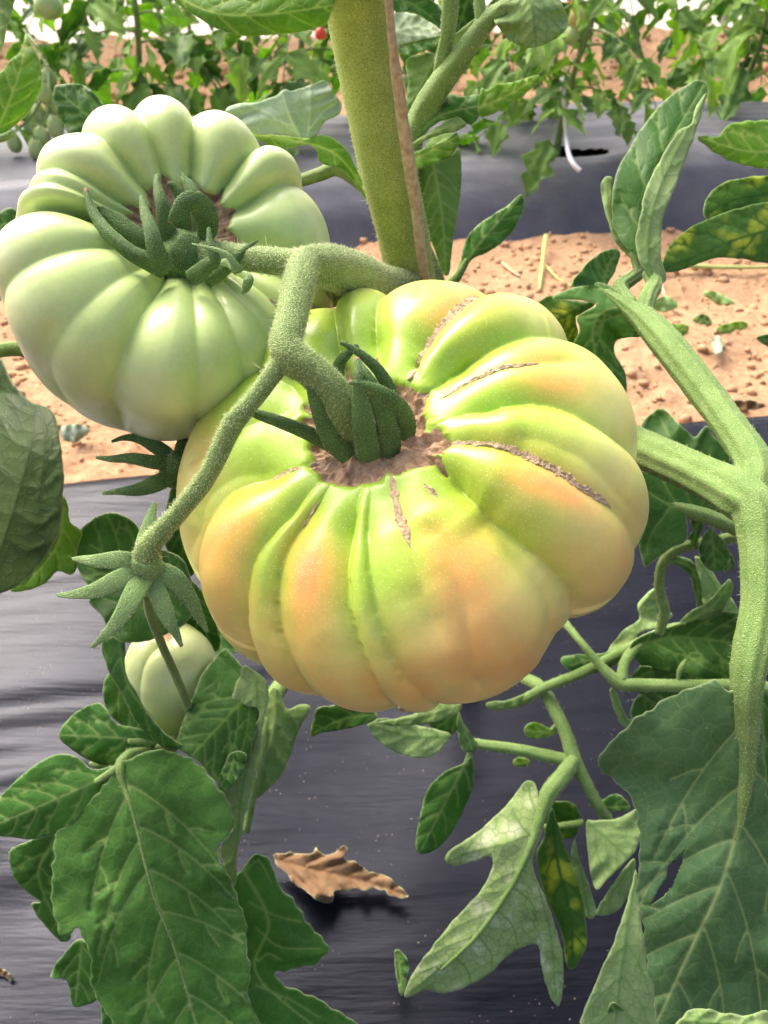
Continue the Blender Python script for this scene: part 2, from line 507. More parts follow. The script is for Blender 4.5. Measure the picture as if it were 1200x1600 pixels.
def axis(*segs):
    out = []
    for a, b_, st in segs: out += list(np.arange(a, b_, st))
    return np.array(out + [segs[-1][1]])
gx = axis((-60, -8, 6.5), (-8, -2.2, 0.25), (-2.2, 2.2, 0.016), (2.2, 8, 0.25), (8, 60, 6.5))
gy = axis((-40, -1, 5), (-1, 0.6, 0.2), (0.6, 2.4, 0.010), (2.4, 5.6, 0.03), (5.6, 12, 0.8), (12, 60, 6))
X, Y0 = np.meshgrid(gx, gy)
V, Fs = grid_geo(X, Y0 + K * np.clip(X, -8, 8), 0 * X)
V[:, 2] = soil_height(V[:, 0], V[:, 1])
tag(obj('ground', mesh_from('ground', V, Fs, [M['soil']])), kind='structure')

# clods lying on the soil, far too many to count
rng = np.random.default_rng(4)
ico = bmesh.new(); bmesh.ops.create_icosphere(ico, subdivisions=1, radius=1.0)
icoV = np.array([v.co[:] for v in ico.verts]); icoF = [[v.index for v in f.verts] for f in ico.faces]; ico.free()
nc = 6500
far_c = np.arange(nc) >= 5200
cx = np.where(far_c, rng.uniform(-2.6, 2.6, nc), rng.uniform(-1.3, 1.5, nc))
cy = np.where(far_c, rng.uniform(2.75, 4.4, nc), rng.uniform(0.85, 1.9, nc)) + K * cx
cr = (0.0022 + 0.010 * rng.random(nc) ** 4) * np.where(far_c, 2.2, 1.0)
cv = icoV[None] * (1 + 0.28 * rng.normal(size=(nc, 12, 1))) * cr[:, None, None] * rng.uniform(0.7, 1.2, (nc, 1, 3)) * np.array([1, 1, 0.75])
cv = cv + np.stack([cx, cy, soil_height(cx, cy) + cr * 0.25], -1)[:, None, :]
CV = cv.reshape(-1, 3); CF = (np.array(icoF)[None] + 12 * np.arange(nc)[:, None, None]).reshape(-1, 3)
tag(obj('soil_clods', mesh_from('soil_clods', CV, CF, [M['clod']])), 'small crumbly clods of salmon soil on the furrow', 'soil', kind='stuff')

# ---- black mulch film over the beds
def mat_film(name, base, dust, rough, spec=0.45):
    m, nt, out = new_mat(name); b = NB(nt)
    tc = b.n('ShaderNodeMapping'); tc.inputs['Scale'].default_value = (1.0, 9.0, 1.0); tc.inputs['Rotation'].default_value = (0, 0, -0.185)
    b.l(geo_pos(b), tc.inputs['Vector'])
    pos = geo_pos(b)
    w = b.noise(tc.outputs[0], 7, 4, 0.6)
    n1 = b.noise(pos, 16, 5, 0.65); n2 = b.noise(pos, 650, 3, 0.6)
    spk = b.math('LESS_THAN', b.voro(pos, 260), 0.10)
    spk = b.math('MULTIPLY', spk, b.ramp(b.noise(pos, 30, 3), [(0.5, 0.0), (0.6, 1.0)]))
    c = b.mix(b.ramp(n1, [(0.38, 0.0), (0.75, 0.55)]), base, dust)
    c = b.mix(b.math('MULTIPLY', n2, 0.25), c, dust)
    c = b.mix(b.math('MULTIPLY', spk, 0.7), c, (0.36, 0.27, 0.2))
    bm = b.bump(w, 0.10, 0.012)
    bm = b.bump(n2, 0.12, 0.0004, bm)
    p = b.pbsdf(**{'Base Color': c, 'Roughness': b.math('ADD', rough, b.math('MULTIPLY', n1, 0.16)), 'Specular IOR Level': spec, 'Specular Tint': (0.78, 0.83, 1.0), 'Normal': bm})
    b.l(p.outputs[0], out.inputs[0]); return m
M['film'] = mat_film('black_mulch_film', (0.003, 0.0035, 0.006), (0.010, 0.0105, 0.016), 0.17, 0.17)
M['film_far'] = mat_film('dusty_mulch_film', (0.07, 0.073, 0.084), (0.17, 0.167, 0.162), 0.42)
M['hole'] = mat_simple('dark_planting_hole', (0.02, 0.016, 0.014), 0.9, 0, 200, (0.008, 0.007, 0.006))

NEAR_EDGE = 0.685
def near_height(x, y):
    yy = y - K * x
    t = np.clip((yy - NEAR_EDGE) / 0.17, 0, 1)
    z = (FURROW - 0.03) * t * t * (3 - 2 * t)
    q = col3(x, y)
    str_ = 0.5 - 1.6 * np.abs(fbm(col3(x * 1.8, (y - K * x) * 20), 3, 21))
    left = np.clip((-x - 0.02) / 0.25, 0, 1)
    z = z + str_ * (0.0007 + 0.0030 * left * np.exp(-((yy - 0.36) / 0.13) ** 2)) + 0.006 * fbm(q * 3.3, 2, 25)
    return z - 0.010 * np.exp(-((x + 0.02) ** 2 + (y - 0.33) ** 2) / 0.012)
fx = axis((-3.0, -0.8, 0.06), (-0.8, 0.9, 0.010), (0.9, 3.0, 0.06)); fy = axis((-0.9, 0.05, 0.05), (0.05, 0.88, 0.0055))
X, Y0 = np.meshgrid(fx, fy)
V, Fs = grid_geo(X, Y0 + K * X, 0 * X)
V[:, 2] = near_height(V[:, 0], V[:, 1])
tag(obj('mulch_film_bed', mesh_from('mulch_film_bed', V, Fs, [M['film']])), 'black plastic mulch film covering the near bed', kind='structure')

HOLE = on_plane(893, 231, 0.005)           # planting hole in the far bed
def far_height(x, y):
    yy = y - K * x
    t = np.clip((yy - 1.80) / 0.20, 0, 1)
    z = (FURROW - 0.03) * (1 - (1 - (1 - t) ** 2.2))
    crown = np.clip((yy - 2.0) / 0.66, 0, 1)
    z = z + 0.02 * np.sin(crown * math.pi)
    z = z - 0.13 * np.clip((yy - 2.62) / 0.16, 0, 1) ** 1.5
    strn = fbm(col3(x * 1.3, yy * 14), 3, 31)
    z = z + 0.006 * strn + 0.009 * fbm(col3(x * 2.5, y * 2.5), 2, 33)
    hx, hy = (x - HOLE[0]) / 0.14, (y - HOLE[1]) / 0.055
    return z - 0.022 * np.exp(-(hx ** 2 + hy ** 2) * 1.2)
fx = axis((-4, -1.8, 0.1), (-1.8, 2.0, 0.012), (2.0, 4, 0.1)); fy = axis((1.79, 2.80, 0.009))
X, Y0 = np.meshgrid(fx, fy)
V, Fs = grid_geo(X, Y0 + K * X, 0 * X)
V[:, 2] = far_height(V[:, 0], V[:, 1])
cen = V[Fs].mean(1)
ang = np.arctan2((cen[:, 1] - HOLE[1]) / 0.045, (cen[:, 0] - HOLE[0]) / 0.085)
inside = ((cen[:, 0] - HOLE[0]) / 0.085) ** 2 + ((cen[:, 1] - HOLE[1]) / 0.045) ** 2 < (1 + 0.25 * np.sin(3 * ang + 1)) ** 2
film_far = tag(obj('mulch_film_far_bed', mesh_from('mulch_film_far_bed', V, Fs[~inside], [M['film_far']])), 'greyish dusty mulch film over the bed across the furrow', kind='structure')
# soil seen down in the hole
a = np.linspace(0, 2 * math.pi, 28, endpoint=False)
hv = [[HOLE[0], HOLE[1], -0.075]]
for rr, zz in ((0.5, -0.07), (1.0, -0.05), (1.35, -0.02)):
    for t in a:
        hv.append([HOLE[0] + 0.10 * rr * math.cos(t), HOLE[1] + 0.058 * rr * math.sin(t), zz + 0.004 * math.sin(5 * t)])
hf = [(0, 1 + j, 1 + (j + 1) % 28) for j in range(28)]
for k in range(2):
    for j in range(28):
        hf.append((1 + k * 28 + j, 1 + (k + 1) * 28 + j, 1 + (k + 1) * 28 + (j + 1) % 28, 1 + k * 28 + (j + 1) % 28))
obj('planting_hole', mesh_from('planting_hole', hv, hf, [M['hole']]), film_far)

# ---- translucent plastic side of the greenhouse
def mat_sheet():
    m, nt, out = new_mat('milky_greenhouse_plastic'); b = NB(nt)
    n = b.noise(geo_pos(b), 2.5, 3)
    c = b.ramp(n, [(0.3, (0.72, 0.84, 0.86)), (0.7, (0.85, 0.9, 0.9))])
    d = b.n('ShaderNodeBsdfDiffuse'); t = b.n('ShaderNodeBsdfTranslucent'); g = b.n('ShaderNodeBsdfTransparent')
    b.l(c, d.inputs[0]); b.l(c, t.inputs[0])
    m1 = b.n('ShaderNodeMixShader'); m1.inputs[0].default_value = 0.6; b.l(d.outputs[0], m1.inputs[1]); b.l(t.outputs[0], m1.inputs[2])
    m2 = b.n('ShaderNodeMixShader'); m2.inputs[0].default_value = 0.35; b.l(m1.outputs[0], m2.inputs[1]); b.l(g.outputs[0], m2.inputs[2])
    b.l(m2.outputs[0], out.inputs[0]); return m
M['sheet'] = mat_sheet()
wall = thing('greenhouse_wall', 'milky white plastic sheet wall of the greenhouse behind the far plants', 'greenhouse wall', (0, 4.9, 0))
wx = np.arange(-9, 9.01, 0.15); wz = np.array([-0.3, 0, 0.3, 0.7, 1.1, 1.5, 1.9, 2.3])
X, Z = np.meshgrid(wx, wz)
V, Fs = grid_geo(X, 4.9 + K * X + 0.025 * np.sin(X * 4.2) * (Z > -0.2), Z)
obj('plastic_sheet', mesh_from('plastic_sheet', V, Fs, [M['sheet']]), wall)
M['pipe'] = mat_simple('galvanised_pipe', (0.45, 0.46, 0.47), 0.4)
for x in np.arange(-8, 8.1, 2.0):
    tv, tf = tube_geo(np.array([[x, 4.84 + K * x, -0.3], [x, 4.84 + K * x, 1.0], [x, 4.84 + K * x, 2.32]]), [0.02] * 3, 12)
    obj('post', mesh_from('post', tv, tf, [M['pipe']]), wall)

# ================================================================== TOMATOES
def sstep(a, b_, x):
    t = np.clip((x - a) / (b_ - a), 0, 1); return t * t * (3 - 2 * t)

class Fruit:
    """a ribbed tomato: a dimpled lathe form whose creases are given as curves over its surface"""
    def __init__(s, cx, cy, depth, R, axis_cam, H=0.62, p_r=0.9, p_z=0.9, dimple=0.2, dim_w=0.42, NT=640, NP=240, rmul=None):
        s.NT, s.NP, s.R = NT, NP, R
        s.C = P(cx, cy, depth)
        ax = axis_cam[0] * RIGHT + axis_cam[1] * UP - axis_cam[2] * FWD
        s.ax = ax / np.linalg.norm(ax)
        e1 = RIGHT - s.ax * np.dot(RIGHT, s.ax); s.e1 = e1 / np.linalg.norm(e1)
        s.e2 = np.cross(s.ax, s.e1)
        s.th = np.linspace(0, 2 * math.pi, NT, endpoint=False)
        s.ph = np.linspace(0.012, math.pi - 0.012, NP)
        rho = np.sin(s.ph) ** p_r
        z = H * np.sign(np.cos(s.ph)) * np.abs(np.cos(s.ph)) ** p_z
        z = z - dimple * np.exp(-(rho / dim_w) ** 2) * (s.ph < math.pi / 2)
        z = z + 0.06 * np.exp(-(rho / 0.3) ** 2) * (s.ph > math.pi / 2)
        s.rho, s.z = rho * R, z * R
        s.TH, s.PH = np.meshgrid(s.th, s.ph)
        s.rm = np.ones(NT) if rmul is None else rmul(s.th)
        s.build_base()
    def to_world(s, rho, z, TH):
        return s.C + (rho * np.cos(TH) * s.rm)[..., None] * s.e1 + (rho * np.sin(TH) * s.rm)[..., None] * s.e2 + z[..., None] * s.ax
    def build_base(s):
        Rr = np.repeat(s.rho[:, None], s.NT, 1); Zz = np.repeat(s.z[:, None], s.NT, 1)
        s.B = s.to_world(Rr, Zz, s.TH)
        dr = np.gradient(s.rho); dz = np.gradient(s.z)
        L = np.sqrt(dr ** 2 + dz ** 2) + 1e-12
        nr, nz = -dz / L, dr / L
        s.nr, s.nz = nr, nz
        s.Nrm = nr[:, None, None] * (np.cos(s.TH)[..., None] * s.e1 + np.sin(s.TH)[..., None] * s.e2) + nz[:, None, None] * s.ax
        s.Nrm *= np.where(nr[s.NP // 2] < 0, -1.0, 1.0)
        s.px, s.py, s.dd = project(s.B)
        view = s.B - CAMP
        s.facing = (np.einsum('ijk,ijk->ij', s.Nrm, view) < 0)
    def locate(s, x, y, inset=0.0):
        px, py = (s.px, s.py) if inset == 0 else project(s.B - s.Nrm * (inset * s.R * sstep(0.15, 0.4, s.PH))[..., None])[:2]
        q = (px - x) ** 2 + (py - y) ** 2 + (~s.facing) * 1e9
        i, j = np.unravel_index(np.argmin(q), q.shape)
        return s.ph[i], s.th[j]
    def curve(s, pts, inset=0.0):
        """photo polyline from the stem end outwards -> theta as a function of phi"""
        pts = catmull(pts, 3)
        pt = np.array([s.locate(x, y, inset) for x, y in pts])
        o = np.argsort(pt[:, 0], kind='stable'); ph = pt[o, 0]; th = np.unwrap(pt[o, 1])
        return ph, th
    def ribs(s, creases, extra=(), lobes=None, power=2.4, width_ref=0.40):
        """creases: (ph samples, theta samples, depth, phi where it fades out)"""
        cs = []
        for ph, th, D, p0, p1 in creases:
            t = np.interp(s.ph, ph, th)
            w = sstep(p0 - 0.10, p0 + 0.14, s.ph) * (1 - sstep(p1 - 0.5, p1 + 0.25, s.ph))
            cs.append((t, D * w))
        n = len(cs)
        T = np.array([c[0] for c in cs]); Dp = np.array([c[1] for c in cs])       # n x NP
        order = np.argsort(np.mod(T[:, s.NP // 3], 2 * math.pi)); T = T[order]; Dp = Dp[order]
        s.T, s.order = T, order
        T = np.mod(T, 2 * math.pi)
        disp = np.zeros((s.NP, s.NT)); s.creaseprox = np.zeros((s.NP, s.NT))
        s.lobe = np.zeros((s.NP, s.NT), int)
        for i in range(s.NP):
            t = T[:, i]; o = np.argsort(t); ts = t[o]; ds = Dp[o, i]
            ts_ext = np.concatenate([[ts[-1] - 2 * math.pi], ts, [ts[0] + 2 * math.pi]]); ds_ext = np.concatenate([[ds[-1]], ds, [ds[0]]])
            k = np.searchsorted(ts_ext, s.th, side='right') - 1
            k = np.clip(k, 0, len(ts_ext) - 2)
            wdt = ts_ext[k + 1] - ts_ext[k]
            u = (s.th - ts_ext[k]) / np.maximum(wdt, 1e-4)
            wf = np.clip(wdt / width_ref, 0.12, 1.15) ** 0.8
            pw = power
            disp[i] = -(ds_ext[k] * (1 - u) ** pw + ds_ext[k + 1] * u ** pw) * wf
            # a crease keeps its full depth at the line even beside a narrow lobe
            dist = np.minimum(u, 1 - u) * wdt * max(math.sin(s.ph[i]), 0.12)
            near = np.exp(-np.sqrt(dist ** 2 + 0.012 ** 2) / 0.035)
            dd_ = np.where(u < 0.5, ds_ext[k], ds_ext[k + 1])
            disp[i] -= 0.18 * dd_ * near
            disp[i] -= 0.75 * np.minimum(ds_ext[k], ds_ext[k + 1]) * np.clip(1 - wdt / (0.75 * width_ref), 0, 1)
            s.creaseprox[i] = np.exp(-(dist / 0.05)) * np.clip(dd_ / 0.05, 0, 1)
            lob = o[(k - 1) % n]
            s.lobe[i] = lob
            if lobes is not None:
                A = np.array([lobes.get(int(order[q]), 0.0) for q in range(n)])
                disp[i] += A[lob] * np.sin(np.clip(u, 0, 1) * math.pi) ** 0.8 * math.exp(-((s.ph[i] - 1.25) / 0.75) ** 2)
        for _ in range(2):
            disp = (np.roll(disp, 1, 1) + 2 * disp + np.roll(disp, -1, 1)) / 4
        for ph, th, D, wid, p0, p1 in extra:
            t = np.interp(s.ph, ph, th)
            w = sstep(p0 - 0.05, p0 + 0.08, s.ph) * (1 - sstep(p1 - 0.12, p1 + 0.12, s.ph))
            dth = np.angle(np.exp(1j * (s.TH - t[:, None])))
            sd = dth * np.maximum(np.sin(s.PH), 0.1)
            disp -= (D * w)[:, None] * np.exp(-np.sqrt(sd ** 2 + 0.01 ** 2) / wid)
        s.disp = disp * s.R + 0.025 * s.R * sstep(0.3, 0.7, s.PH)
    def finish(s, scar_r=0.20, scar_amp=0.10, seed=0, lump=0.012):
        q = (s.B - s.C) / s.R
        s.disp = s.disp + s.R * lump * fbm(q * 1.7, 2, seed) + s.R * 0.004 * fbm(q * 5, 2, seed + 4)
        rr = (s.rho / s.R)[:, None]
        lim = scar_r * (1 + 0.45 * s.creaseprox + 0.24 * fbm(q * 9, 3, seed + 7))
        s.scar = np.where(s.PH < 1.0, sstep(0.03, -0.03, rr - lim), 0.0)
        s.disp = s.disp - s.R * 0.035 * s.scar + s.R * s.scar * 0.022 * fbm(q * 30, 4, seed + 9)
        s.W = s.B + s.Nrm * s.disp[..., None]
    def verts_faces(s):
        V = s.W.reshape(-1, 3)
        i = np.arange(s.NP * s.NT).reshape(s.NP, s.NT)
        j = np.roll(i, -1, axis=1)
        Fs = np.stack([i[:-1], i[1:], j[1:], j[:-1]], -1).reshape(-1, 4)
        top = s.W[0].mean(0); bot = s.W[-1].mean(0)
        V = np.concatenate([V, [top, bot]])
        cap = [(int(len(V) - 2), int(i[0, k]), int(j[0, k])) for k in range(s.NT)] + [(int(len(V) - 1), int(j[-1, k]), int(i[-1, k])) for k in range(s.NT)]
        return V, Fs, cap
    def surf(s, ph, th):
        """point and normal on the finished surface"""
        fi = np.interp(ph, s.ph, np.arange(s.NP)); i = np.clip(np.round(fi).astype(int), 0, s.NP - 1)
        j = np.mod(np.round(np.asarray(th) / (2 * math.pi) * s.NT).astype(int), s.NT)
        return s.W[i, j], s.Nrm[i, j]
    def near(s, x, y, rx, ry, rot=0.0, soft=1.0):
        """soft patch of pigment around a spot on the skin seen at photo point x, y (ellipse on the skin, photo pixel units)"""
        dx = s.px - x; dy = s.py - y
        c, q = math.cos(rot), math.sin(rot)
        u = (c * dx + q * dy) / rx; v = (-q * dx + c * dy) / ry
        d = np.exp(-(u * u + v * v) * soft)
        return np.where(s.facing, d, 0)

def skin_mesh(f, name, mat, color, dots):
    V, Fs, cap = f.verts_faces()
    c = np.concatenate([color.reshape(-1, 3), color[0].mean(0)[None], color[-1].mean(0)[None]])
    d = np.concatenate([dots.ravel(), [0, 0]])
    sc_ = np.concatenate([f.scar.ravel(), [1, 0]])
    Fl = [tuple(r) for r in Fs.tolist()] + cap
    return mesh_from(name, V, Fl, [mat], None, True, {'dots': d, 'scar': sc_}, {'skin': c})

def crack_mesh(f, name, curve, p0, p1, width, height, seed, taper=True, lift=0.0):
    """rough corky ridge that fills a split in the skin; it follows the surface between two phi values"""
    ph, th = curve
    n = max(30, int((p1 - p0) * 150)); seg = 9
    pp = np.linspace(p0, p1, n)
    rng = np.random.default_rng(seed)
    tt = np.interp(pp, ph, th) + 0.006 * fbm(col3(pp * 22, seed), 2, seed)
    fi = np.interp(pp, f.ph, np.arange(f.NP)); jf = np.mod(tt / (2 * math.pi) * f.NT, f.NT)
    i0 = np.floor(fi).astype(int).clip(0, f.NP - 2); j0 = np.floor(jf).astype(int) % f.NT; a = (fi - i0)[:, None]; b_ = (jf - np.floor(jf))[:, None]
    j1 = (j0 + 1) % f.NT
    pos = (f.W[i0, j0] * (1 - a) + f.W[i0 + 1, j0] * a) * (1 - b_) + (f.W[i0, j1] * (1 - a) + f.W[i0 + 1, j1] * a) * b_
    nrm = f.Nrm[i0, j0]
    T = np.gradient(pos, axis=0); T /= np.linalg.norm(T, axis=1)[:, None]
    S = np.cross(nrm, T); S /= np.linalg.norm(S, axis=1)[:, None]
    tpr = np.sin(np.linspace(0.12 if taper else 1.3, math.pi - 0.03, n)) ** 0.6
    wv = width * tpr * (1 + 0.6 * fbm(col3(pp * 45, seed + 3), 4, seed))
    V = np.empty((n, seg, 3))
    for k in range(seg):
        u = k / (seg - 1) * 2 - 1
        prof = 0.35 * (1 - u * u) + 0.75 * np.exp(-((abs(u) - 0.72) / 0.22) ** 2) - 0.8 * max(0, abs(u) - 0.85) / 0.15
        V[:, k] = pos + S * (u * wv)[:, None] + nrm * (height * tpr * (prof + 0.35 * rng.normal(size=n) * (abs(u) < 0.95)) - 0.0001 + lift * (1 - 0.6 * u * u))[:, None]
    i = np.arange(n * seg).reshape(n, seg)
    Fs = np.stack([i[:-1, :-1], i[:-1, 1:], i[1:, 1:], i[1:, :-1]], -1).reshape(-1, 4)
    return mesh_from(name, V.reshape(-1, 3), Fs, [M['crack']])

# ---------------- the large ripening tomato
MT = Fruit(626, 759, 0.240, 0.0755, (-0.30, 0.40, 0.87), H=0.62, dimple=0.20, dim_w=0.38, NT=720, NP=260, rmul=lambda t: 1 - 0.055 * np.sin(t) ** 2)
C_MAIN = [  # photo polyline from the scar outwards, depth, fade start, fade end (phi)
    ([(640, 592), (650, 575), (679, 527), (715, 491), (767, 452)], 0.135, 0.2, 2.6),
    ([(676, 608), (715, 575), (767, 545), (819, 528), (850, 527)], 0.165, 0.2, 2.8),
    ([(679, 627), (715, 595), (774, 570), (845, 562)], 0.030, 0.2, 1.5),
    ([(702, 660), (741, 650), (800, 634), (858, 637), (917, 662), (969, 703)], 0.125, 0.25, 2.4),
    ([(676, 705), (715, 692), (780, 696), (826, 712), (884, 745), (956, 793)], 0.090, 0.2, 2.0),
    ([(676, 718), (728, 770), (780, 816), (832, 855), (878, 900), (904, 952), (910, 985)], 0.165, 0.2, 2.9),
    ([(741, 790), (800, 850), (845, 912), (871, 955), (877, 1010)], 0.045, 0.6, 2.6),
    ([(611, 738), (618, 790), (640, 855), (662, 930)], 0.040, 0.2, 1.25),
    ([(579, 764), (571, 823), (577, 894), (598, 985), (624, 1044), (653, 1078)], 0.080, 0.2, 2.9),
    ([(566, 768), (552, 855), (552, 927), (568, 998), (596, 1060)], 0.125, 0.2, 2.3),
    ([(500, 785), (452, 849), (439, 920), (445, 985), (475, 1050)], 0.105, 0.2, 2.6),
    ([(470, 790), (416, 855), (397, 907), (393, 972), (410, 1030)], 0.105, 0.2, 2.7),
    ([(475, 732), (390, 751), (338, 790), (315, 855), (318, 940)], 0.120, 0.2, 2.6),
    ([(440, 722), (360, 735), (312, 775), (296, 830)], 0.050, 0.3, 2.2),
    ([(478, 640), (430, 645), (370, 668), (330, 700)], 0.06, 0.2, 2.0),
    ([(484, 640), (455, 601), (430, 590)], 0.10, 0.2, 2.4),
    ([(533, 560), (530, 535), (527, 508)], 0.11, 0.2, 2.6),
    ([(590, 575), (584, 530), (586, 485), (600, 458)], 0.135, 0.2, 2.7),
    ([(657, 803), (702, 868), (728, 953), (735, 1050)], 0.03, 0.2, 2.2),
    ([(790, 680), (860, 690), (930, 730), (985, 790)], 0.03, 0.2, 2.0),
]
SOFT = {2: (0.030, 0.06), 6: (0.045, 0.08), 7: (0.035, 0.08), 13: (0.03, 0.07), 14: (0.03, 0.08), 18: (0.032, 0.09), 19: (0.03, 0.08)}
mc = [MT.curve(p, 0.02 if i in SOFT else D * 0.7 - 0.02) for i, (p, D, *_) in enumerate(C_MAIN)]
MT.ribs([(*mc[i], C_MAIN[i][1] * 0.62, C_MAIN[i][2] + 0.08, C_MAIN[i][3]) for i in range(len(mc)) if i not in SOFT],
        extra=[(*mc[i], D, w, mc[i][0][0] + 0.02, mc[i][0][-1] + 0.25) for i, (D, w) in SOFT.items()])
MT.finish(scar_r=0.24, seed=5)
# skin: pale yellow-green, deeper green near the stem, orange blushes where it ripens
def skin_colors(f):
    q = (f.B - f.C) / f.R
    n = fbm(q * 3, 3, 41); n2 = fbm(q * 11, 3, 43)
    stk = fbm(np.stack([np.cos(f.TH) * 14, np.sin(f.TH) * 14, f.PH * 2.2], -1), 3, 47)
    pale = np.array([0.70, 0.70, 0.20]); green = np.array([0.29, 0.47, 0.035]); cream = np.array([0.86, 0.64, 0.30]); orange = np.array([0.84, 0.27, 0.09])
    deep = np.array([0.22, 0.44, 0.03])
    c = np.broadcast_to(pale, f.B.shape).copy()
    def lay(c, col, a): return c * (1 - a[..., None]) + col * a[..., None]
    low = sstep(1.0, 1.9, f.PH + 0.12 * n)
    c = lay(c, cream, 0.5 * low)
    c = lay(c, green, 0.92 * sstep(1.2, 0.5, f.PH + 0.16 * n + 0.05 * n2))
    c = lay(c, green, 0.7 * f.creaseprox * sstep(1.9, 0.7, f.PH))
    for x, y, rx, ry, rot, a in DEEP: c = lay(c, deep, np.clip(a * f.near(x, y, rx, ry, R_(rot)) * (1 + 0.3 * n2), 0, 1))
    for x, y, rx, ry, rot, a in BLUSH: c = lay(c, orange, np.clip(0.85 * a * f.near(x, y, rx * 1.2, ry * 1.2, R_(rot)) * (1 + 0.25 * n2 + 0.3 * n + 0.3 * stk), 0, 0.9))
    return np.clip(c * (1 + 0.05 * n2[..., None]), 0, 1)
DEEP = [(385, 850, 30, 60, 25, 0.7), (415, 900, 16, 45, 10, 0.8), (700, 780, 60, 25, 45, 0.6), (770, 720, 60, 16, 20, 0.5), (600, 760, 25, 40, 0, 0.3), (525, 790, 22, 40, 10, 0.35)]
BLUSH = [(478, 888, 32, 52, 5, 0.95), (480, 985, 36, 95, 0, 0.42), (345, 830, 36, 60, 35, 0.65), (335, 930, 42, 75, 0, 0.45), (735, 900, 55, 90, -25, 0.7), (740, 1040, 95, 65, 0, 0.48),
         (850, 745, 80, 30, 28, 0.85), (930, 850, 60, 60, 0, 0.25), (840, 545, 60, 14, 8, 0.65), (880, 585, 55, 20, 10, 0.7), (720, 455, 55, 30, -10, 0.7), (560, 1085, 120, 36, 0, 0.38), (820, 560, 40, 20, 0, 0.25),
         (300, 720, 20, 60, 20, 0.4), (410, 1010, 30, 70, 0, 0.3), (990, 900, 30, 80, 10, 0.3), (860, 1060, 50, 40, 0, 0.35), (680, 850, 16, 60, -20, 0.3)]
cols = skin_colors(MT)
dots = sstep(1.6, 0.6, MT.PH) * 0.85 + 0.04
big = thing('tomato', 'large ribbed yellow-green tomato with orange blushes and corky cracks', 'tomato', MT.C - MT.ax * MT.R * 0.62)
obj('skin', skin_mesh(MT, 'skin', M['skin'], cols, dots), big)
def P0(pt): return MT.locate(*pt)[0]
def crack_on(ci, a, b_, w, h, seed, lift=0.0003):
    o = obj('crack', crack_mesh(MT, 'crack', mc[ci], a, b_, w, h, seed, lift=lift), big); return o
crack_on(0, mc[0][0][0], mc[0][0][-1] - 0.03, 0.0023, 0.0008, 1, 0.0008)
crack_on(2, mc[2][0][0] + 0.03, mc[2][0][-1], 0.0008, 0.0004, 2)
crack_on(4, mc[4][0][0], mc[4][0][-1], 0.0015, 0.0006, 3)
crack_on(7, mc[7][0][0], P0((638, 850)), 0.0012, 0.0005, 4)
crack_on(17, P0((590, 575)), P0((584, 545)), 0.0010, 0.0005, 6)
crack_on(12, P0((470, 733)), P0((415, 745)), 0.0012, 0.0005, 7)
crack_on(10, P0((500, 780)), P0((478, 815)), 0.0006, 0.0003, 9)
sp_ = MT.curve([(655, 748), (664, 757), (671, 765)])
obj('crack', crack_mesh(MT, 'crack', sp_, sp_[0][0], sp_[0][-1] + 0.01, 0.0009, 0.0004, 8), big)

# ---------------- the pale green tomato
GT = Fruit(286, 415, 0.265, 0.0546, (0.31, 0.10, 0.94), H=0.80, p_r=0.78, p_z=0.85, dimple=0.38, dim_w=0.46, NT=680, NP=240,
           rmul=lambda t: 1 + 0.16 * np.clip(-np.sin(t + 0.6), 0, 1) ** 1.3)
C_GREEN = [(90, .15), (57, .15), (36, .14), (-6, .16), (-25, .09), (-42, .08), (-56, .075), (-70, .075), (-86, .065), (-111, .14), (-128, .05), (-150, .10), (-179, .30), (172, .12), (163, .16), (136, .14), (114, .14)]
gc = [(np.array([0.1, 1.0, 2.0, 3.0]), np.radians(np.array([t, t, t + (4 if t < 0 else -4), t]))) for t, D in C_GREEN]
GT.ribs([(*gc[i], C_GREEN[i][1] * 0.85, 0.15, 1.9 if i in (9, 10) else 2.5) for i in range(len(gc))], width_ref=0.5, power=2.4,
        extra=[(np.array([0.1, 3.0]), np.radians(np.array([-131.0, -131.0])), 0.02, 0.06, 0.7, 1.2)])
_fr = np.clip(-np.sin(GT.TH + 0.55) + 0.1, 0, 1)
GT.disp = GT.disp - GT.R * 0.09 * np.exp(-(np.angle(np.exp(1j * (GT.TH - 2.98))) / 0.17) ** 2) * np.exp(-((GT.PH - 1.0) / 0.6) ** 2)
GT.disp = GT.disp + GT.R * 0.27 * _fr * np.exp(-((GT.PH - 0.72) / 0.42) ** 2)
GT.finish(scar_r=0.21, seed=15)
def green_skin(f):
    q = (f.B - f.C) / f.R
    n = fbm(q * 3, 3, 51); n2 = fbm(q * 12, 3, 53)
    pale = np.array([0.66, 0.72, 0.41]); shoulder = np.array([0.46, 0.59, 0.21]); cream = np.array([0.72, 0.73, 0.41])
    a = sstep(1.3, 0.45, f.PH + 0.15 * n)[..., None]
    c = pale * (1 - a) + shoulder * a
    b_ = (0.7 * sstep(1.5, 2.1, f.PH + 0.2 * n))[..., None]
    c = c * (1 - b_) + cream * b_
    cp = (0.35 * f.creaseprox)[..., None]
    c = c * (1 - cp) + np.array([0.34, 0.48, 0.13]) * cp
    for x, y, rx, ry, rot, k in [(53, 575, 3, 12, -20, 0.8), (196, 624, 3, 8, 0, 0.5), (202, 600, 3, 10, 0, 0.35), (205, 200, 4, 12, 30, 0.3)]:
        m = (k * f.near(x, y, rx, ry, R_(rot)))[..., None]
        c = c * (1 - m) + np.array([0.33, 0.42, 0.05]) * m
    return np.clip(c * (1 + 0.04 * n2[..., None]), 0, 1)
green = thing('tomato', 'pale green ribbed unripe tomato hanging left of the thick stem', 'tomato', GT.C - GT.ax * GT.R * 0.62)
